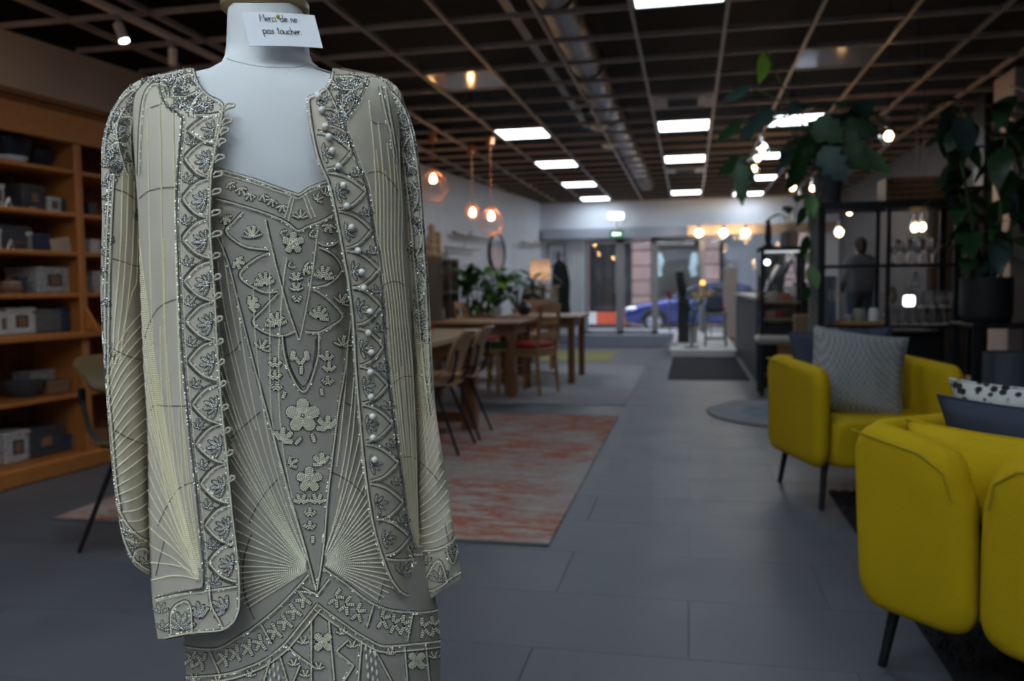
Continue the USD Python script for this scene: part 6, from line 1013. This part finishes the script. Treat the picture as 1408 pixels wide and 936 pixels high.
# button loops and large pearls
for x, y in ((320, 147), (316, 168), (312, 181), (308, 196), (306, 218), (303, 238), (301, 262), (300, 291), (302, 320), (300, 350), (301, 379), (302, 405), (303, 437), (304, 468), (306, 496), (308, 526), (311, 558), (314, 590), (318, 621), (320, 656)):
    e = float(xat(EL[3:19], y)) + 2; P = [(e, y + 3), ((e + x) / 2, y + 1 - (3 if y > 225 else 6)), (x + 2, y - (2 if y > 225 else 4)), (x + 2.5, y + 2 - (0 if y > 225 else 3)), ((e + x) / 2, y + 5 - (0 if y > 225 else 3)), (e, y + 6)]; q = resample(P, 1.5); b = B().tube(J.lift(q[:, 0], q[:, 1], .003), .0013, 6); obj('button_loop', b, CH_J, jk, 60)
for x, y in ((437, 136), (441.5, 154), (446, 176), (451, 190), (455, 209), (464, 230), (470.5, 256), (475, 284), (481, 313), (490, 345), (495, 374), (498, 396), (506, 428), (504, 457), (508, 484), (507, 511), (508, 545), (510, 572), (510.5, 601), (513, 631)): 
    p = on(J, np.array([[x, y]]), .0042, .9, .001); s_ = trimesh.creation.icosphere(2, .0043); s_.apply_translation(p[0]); obj('pearl_button', B().tm(s_), BIGPEARL, jk, True)
# pearl strands on the left panel: near vertical above, a sunburst below
def X0L(y): return float(J.pl(np.clip(y, 93, 884)))
for x in (200, 217, 235): pearls(jk, J, [(x + 3, 132 if x > 205 else 150), (x + 5, 220), (x + 6, 300), (x + 9, 420), (x + 14, 540), (x + 26, 660), (276 - (235 - x) * .15, 780)], 'pearl_strand', PEARL_J)
for k, (x, ys_) in enumerate(((226, 330), (243, 300), (221, 450), (247, 560))): pearls(jk, J, [(x, ys_), (x + 3, ys_ * .7 + 235), (x + (268 - x) * .4, ys_ * .35 + 500), (276 - k % 3, 778)], 'pearl_strand', PEARL_J)
for k in range(20):
    y = 330 + k * 24.6; xe = X0L(y) + 1.0; u = k / 19; F = (274 - 2 * (k % 3), 792 + (k % 2) * 5); m1 = (xe * .5 + F[0] * .5 - 6 * (1 - u), y * (.52 + .05 * u) + F[1] * (.48 - .05 * u) + (24 * (1 - u) - 6 * u)); pearls(jk, J, [(xe, y), (xe * .8 + m1[0] * .2, y * .78 + m1[1] * .22 + 5 * (1 - u)), m1, F], 'pearl_ray', PEARL_J)
for pts in ([(193, 272), (207, 262), (225, 258), (246, 257)], [(200, 465), (208, 440), (220, 422), (246, 411)], [(207, 565), (216, 556), (228, 558), (254, 558)], [(218, 722), (236, 686), (246, 672), (266, 663)], [(226, 745), (215, 790)], [(208, 148), (222, 143)], [(505, 238), (520, 236), (536, 248), (546, 262)], [(528, 392), (544, 387), (556, 393)], [(540, 528), (560, 517), (572, 519)], [(552, 628), (566, 628), (574, 634)], [(510, 165), (517, 170), (530, 169)]): silver(jk, J, pts, 'silver_line', STEEL)
# right panel strands
for k in range(8):
    u = k / 7; xt = 512 + 36 * u; y0_ = 140 + k * 67 % 105; pearls(jk, J, [(xt - 4 + (y0_ - 150) * .07, y0_), (xt + 5, 268), (518 + 34 * u, 330), (531 + 27 * u, 420), (537 + 29 * u, 500), (548 + 23 * u, 600), (560 + 13 * u, 690), (574 + 2 * u, 752)], 'pearl_strand', PEARL_J)
for k in range(5): u = k / 4; pearls(jk, J, [(538 + 28 * u, 505 + 8 * (k % 2)), (550 + 21 * u, 610), (562 + 11 * u, 695), (575, 748)], 'pearl_strand', PEARL_J)
# hem of the left panel
trim(jk, J, [(216, 824), (236, 819), (258, 815)], (-1,)); trim(jk, J, [(236, 870), (236, 845), (243, 832), (256, 826), (263, 840), (264, 868)], (-1, 1)); trim(jk, J, [(288, 806), (290, 830), (300, 850), (306, 862)], (-1, 1)); trim(jk, J, [(284, 812), (306, 809), (326, 806)], (-1, 1))
sprig(jk, J, 250, 866, 24, -90, 6, 130, SILVER, STEEL, 'silver_leaf_fan', inner_r=RS); sprig(jk, J, 312, 838, 22, -150, 5, 120, SILVER, STEEL, 'silver_leaf_fan', inner_r=RS); sprig(jk, J, 222, 842, 13, -90, 4, 140, SILVER, STEEL, 'silver_sprig', inner_r=RS); sprig(jk, J, 276, 850, 22, -100, 5, 90, SILVER, STEEL, 'silver_leaf_fan', inner_r=RS); sprig(jk, J, 224, 866, 12, -70, 4, 140, SILVER, STEEL, 'silver_sprig', inner_r=RS)
trim(jk, J, [(560, 752), (568, 775), (570, 812)], (-1, 1)); sprig(jk, J, 553, 790, 17, -60, 5, 140, SILVER, STEEL, 'silver_leaf_fan', inner_r=RS); trim(jk, J, [(532, 768), (552, 770), (574, 766)], (-1, 1))
# yoke and shoulders: scrolls, arches and dense sprigs
for pts in ([(272, 118), (262, 104), (258, 98)], [(236, 133), (240, 118), (250, 106), (262, 103)], [(236, 133), (254, 134), (272, 128), (278, 128)], [(262, 160), (264, 146), (270, 136), (277, 130)], [(262, 158), (284, 159), (304, 156)], [(205, 107), (225, 104), (250, 98)], [(192, 240), (193, 190), (196, 150), (202, 126), (214, 116), (228, 118), (232, 133)],
            [(448, 122), (456, 136), (464, 156)], [(464, 156), (450, 150), (440, 154)], [(446, 172), (462, 176), (474, 182)], [(456, 110), (470, 124), (486, 124), (496, 116)], [(480, 128), (470, 140), (474, 158)], [(462, 106), (480, 106), (500, 112)], [(522, 120), (528, 150), (536, 185), (541, 215)], [(529, 121), (534, 150), (541, 190), (545, 222)]): trim(jk, J, pts, (-1, 1))
for x, y, r, a in ((250, 122, 11, -60), (262, 150, 12, -60), (285, 150, 13, -150), (250, 148, 10, -120), (228, 112, 10, -60), (272, 145, 9, 20), (212, 112, 8, -90), (292, 143, 9, -170), (246, 106, 8, 0), (462, 122, 9, -90), (470, 112, 9, -20), (466, 140, 10, -60), (482, 138, 10, -80), (476, 154, 10, 90), (488, 118, 9, -60), (452, 166, 9, -30), (468, 172, 9, -40), (474, 196, 10, -90), (440, 146, 8, -30), (447, 132, 8, 30), (462, 190, 9, -60), (500, 112, 8, -30), (482, 104, 7, 0), (266, 110, 7, 60)): sprig(jk, J, x, y, r, a, 5, 170, SILVER, STEEL, 'silver_sprig', inner_r=RS)
# sleeves and crowded yoke
def dense(S, poly, n, seed, rr=(7, 11)):
    R_ = random.Random(seed); from shapely.geometry import Point; pg = Polygon(poly); x0, y0, x1, y1 = pg.bounds; done = []
    while len(done) < n:
        x, y = R_.uniform(x0, x1), R_.uniform(y0, y1)
        if pg.contains(Point(x, y)) and all((x - a) ** 2 + (y - b_) ** 2 > 49 for a, b_ in done) or R_.random() < .002: done.append((x, y)); sprig(jk, S, x, y, R_.uniform(*rr), R_.uniform(0, 360), 4, 170, SILVER if R_.random() < .6 else STEEL, STEEL, 'silver_sprig', inner_r=RS)
dense(J, [(222, 110), (252, 101), (260, 116), (284, 143), (280, 155), (258, 156), (240, 136)], 24, 25, (5, 8)); dense(J, [(466, 108), (502, 113), (496, 126), (474, 158), (458, 166), (454, 148), (464, 130)], 22, 26, (5, 8))
dense(SLL, [(208, 110), (186, 120), (164, 142), (148, 175), (143, 235), (152, 245), (170, 215), (190, 240), (194, 190), (200, 140), (216, 116)], 46, 5, (8, 12)); dense(SLL, [(141, 240), (141, 520), (150, 520), (149, 240)], 18, 6, (6, 8)); dense(SLL, [(186, 225), (186, 300), (193, 300), (194, 225)], 4, 7, (5, 7))
for pts in ([(188, 122), (168, 136), (152, 165), (144, 210)], [(198, 130), (184, 150), (178, 190), (184, 240)], [(160, 170), (172, 160), (184, 164), (186, 180)], [(150, 205), (162, 196), (176, 200), (178, 214)], [(157, 240), (152, 330), (150, 430), (149, 520), (155, 600), (160, 660), (166, 700)], [(151, 250), (147, 330), (145, 420), (145, 500)], [(170, 150), (160, 180), (166, 215), (174, 240)]): trim(jk, SLL, pts, (-1, 1))
dense(SLR, [(510, 112), (535, 120), (552, 142), (567, 178), (572, 230), (560, 235), (550, 200), (538, 165), (526, 135)], 40, 15, (8, 12)); dense(SLR, [(570, 235), (578, 330), (585, 420), (588, 480), (580, 480), (574, 400), (566, 300), (562, 240)], 30, 16, (6, 9))
for pts in ([(533, 122), (548, 138), (562, 170), (570, 210), (576, 260), (581, 330), (585, 400), (588, 470), (591, 540)], [(540, 150), (552, 190), (558, 240), (565, 300), (571, 370), (577, 440), (583, 510), (590, 570)], [(562, 190), (556, 205), (562, 225), (572, 232)], [(566, 250), (574, 270), (568, 290)], [(570, 310), (579, 330), (573, 350)], [(574, 370), (583, 392), (578, 412)]): trim(jk, SLR, pts, (-1, 1))
for x, y0_, y1_ in ((168, 235, 640), (176, 225, 600), (184, 250, 560), (189, 300, 520)): pearls(jk, SLL, [(x, y0_), (x - 2, y0_ + 90), (x - 7, 400), (155 + (x - 168) * .55, 500)], 'pearl_strand', PEARL_J)
F3 = (160, 676)
for k in range(20):
    y = 430 + k * 16.2; xe = float(SLL.pr(y)) - 2.5; u = k / 19; s0 = (float(SLL.pl(np.clip(520 + k * 11.5, 115, 740))) + 2.5, 520 + k * 11.5); m1 = (s0[0] * .5 + xe * .5 - 3 * (1 - u), s0[1] * .5 + y * .5 + 8 * u - 10 * (1 - u)); pearls(jk, SLL, [s0, m1, (xe, y)], 'pearl_ray', PEARL_J)
for pts in ([(153, 259), (166, 262), (184, 273)], [(144, 352), (160, 357), (190, 367)], [(153, 477), (172, 488), (194, 495)], [(150, 585), (172, 600), (200, 611)]): silver(jk, SLL, pts, 'silver_line', STEEL)
trim(jk, SLL, [(161, 690), (170, 712), (186, 734), (206, 746)], (-1, 1)); trim(jk, SLL, [(164, 716), (172, 744), (184, 768), (200, 782), (214, 788)], (-1, 1)); trim(jk, SLL, [(184, 770), (186, 758), (196, 754), (206, 762)], (-1, 1)); sprig(jk, SLL, 188, 752, 11, -120, 4, 150, SILVER, STEEL, 'silver_sprig', inner_r=RS); sprig(jk, SLL, 200, 776, 15, -90, 5, 150, SILVER, STEEL, 'silver_leaf_fan', inner_r=RS); sprig(jk, SLL, 174, 736, 9, -60, 4, 150, SILVER, STEEL, 'silver_sprig', inner_r=RS)
F2 = (572, 752)
for k in range(24):
    y = 430 + 13.6 * k; xe = float(SLR.pr(np.clip(y, 113, 810))) - 3.2; u = k / 23; s0 = (float(SLR.pl(np.clip(y + 100 * (1 - u) + 14, 113, 800))) + 3, y + 100 * (1 - u) + 14); pearls(jk, SLR, [s0, (s0[0] * .55 + xe * .45, s0[1] * .55 + y * .45 + 6), (xe, y)], 'pearl_ray', PEARL_J)
for x0, y0_ in ((554, 250), (559, 270), (563, 330), (566, 380)): pearls(jk, SLR, [(x0, y0_), (x0 + 6, y0_ + 90), (x0 + 16, y0_ + 190), (588, y0_ + 270)], 'pearl_strand', PEARL_J)
for pts in ([(566, 430), (574, 422), (584, 416)], [(574, 632), (588, 644), (602, 660)], [(612, 720), (616, 742)]): silver(jk, SLR, pts, 'silver_line', STEEL)
trim(jk, SLR, [(574, 758), (592, 757), (610, 752), (626, 738)], (-1, 1)); trim(jk, SLR, [(578, 812), (592, 812), (606, 806), (618, 796), (633, 787)], (-1, 1)); trim(jk, SLR, [(582, 808), (590, 788), (603, 770), (612, 790), (614, 800)], (-1, 1)); trim(jk, SLR, [(614, 758), (622, 775), (628, 750)], (-1, 1))
sprig(jk, SLR, 606, 800, 20, -90, 5, 130, SILVER, STEEL, 'silver_leaf_fan', inner_r=RS); sprig(jk, SLR, 586, 776, 13, -90, 5, 150, SILVER, STEEL, 'silver_sprig', inner_r=RS); sprig(jk, SLR, 622, 762, 10, -90, 4, 150, SILVER, STEEL, 'silver_sprig', inner_r=RS)
# ================================================================== the handwritten card pinned to the neck
q = [(331.5, 16), (432.5, 21), (444, 66), (343, 63)]
tt = [.062, .060, .088, .090]; C4 = [plane_pt(np.array([x]), np.array([y]), t_)[0] for (x, y), t_ in zip(q, tt)]
cd = thing('card', 'white card with a handwritten request pinned to the mannequin neck', 'card', (0, 0, 0))
def cpt(u, v, o=0.0): P = C4[0] * (1 - u) * (1 - v) + C4[1] * u * (1 - v) + C4[2] * u * v + C4[3] * (1 - u) * v; return P + CN * o
CN = unit(np.cross(C4[1] - C4[0], C4[0] - C4[3])); CN = CN if CN @ bdir > 0 else -CN
G = np.array([[cpt(u, v, .0015 * math.sin(3.1 * u) + .0) for u in np.linspace(0, 1, 9)] for v in np.linspace(0, 1, 5)]); Gb = G - CN * .0006
b = B().grid(G, flip=True).grid(Gb)
for a_, c_ in ((G[0], Gb[0]), (G[-1], Gb[-1]), (G[:, 0], Gb[:, 0]), (G[:, -1], Gb[:, -1])): b.grid(np.stack([a_, c_]))
obj('paper', b, plain('card_paper', (.72, .73, .75), .7), cd, 30)
# pen strokes, one letter at a time: x to the right, y up, x-height 1
arc = lambda cx, cy, rx, ry, a0, a1, n=10: [(cx + rx * math.cos(math.radians(a)), cy + ry * math.sin(math.radians(a))) for a in np.linspace(a0, a1, n)]
HW = {'M': ([[(0, 0), (.12, 1.75), (.5, .7), (.9, 1.8), (1.0, 0)]], 1.2), 'e': ([[(0, .5), (.6, .6)] + arc(.33, .5, .33, .45, 20, 320)], .72), 'r': ([[(0, .95), (.08, 0)], [(.05, .6), (.2, .9), (.45, .95)]], .5), 'c': ([arc(.35, .47, .33, .45, 50, 310)], .68), 'i': ([[(.05, .9), (.1, .1), (.3, 0)], [(.05, 1.35), (.08, 1.4)]], .38), 'd': ([arc(.32, .42, .32, .42, 60, 400), [(.66, 1.8), (.64, .3), (.8, 0)]], .9), 'n': ([[(0, .9), (.06, 0)], [(.04, .6), (.25, .95), (.45, .8), (.5, 0)]], .68), 'p': ([[(0, .95), (.08, -.9)], [(.03, .5)] + arc(.36, .48, .33, .45, 140, -150)], .8), 'a': ([arc(.32, .45, .32, .45, 50, 400), [(.62, .9), (.62, .2), (.78, 0)]], .84), 's': ([[(.45, .85), (.15, .9), (.1, .6), (.4, .4), (.4, .1), (.0, .02)]], .58), 't': ([[(.2, 1.6), (.15, .2), (.4, 0)], [(0, 1.15), (.45, 1.2)]], .52), 'o': ([arc(.33, .45, .32, .44, 90, 450)], .72), 'u': ([[(0, .9), (.05, .2), (.25, 0), (.5, .25)], [(.55, .9), (.55, .1), (.7, 0)]], .74), 'h': ([[(.05, 1.8), (.06, 0)], [(.06, .5), (.25, .9), (.48, .8), (.52, 0)]], .72), '.': ([[(.05, 0), (.1, .04)]], .3), ' ': ([], .62)}
def write(text, u, v, sx_, sy_, slope):
    x = 0.0
    for ch in text:
        st_, adv = HW[ch]
        if st_:
            b = B()
            for s_ in st_:
                P = [cpt(u + (x + px_) * sx_, v - py_ * sy_ + slope * (x + px_) * sx_, .0011 + .0015 * math.sin(3.1 * (u + (x + px_) * sx_))) for px_, py_ in s_]
                b.tube(P, .0004, 5)
            obj('letter', b, INK, cd, 60)
        x += adv
INK = plain('ink', (.012, .012, .02), .8)
write('Merci de ne', .225, .30, .066, .118, -.01); write('pas toucher.', .225, .66, .069, .118, .01)
pn = cpt(.475, .16, .004); t = thing('pin', 'yellow headed pin holding the handwritten card', 'pin', pn); obj('head', B().ball((0, 0, 0), .0024, 2), plain('pin_yellow', (.62, .50, .06), .3), t, True); obj('shaft', B().cyl((0, 0, 0), tuple(-CN * .012 + (0, 0, -.002)), .0005, n=6), MT['chrome'], t)
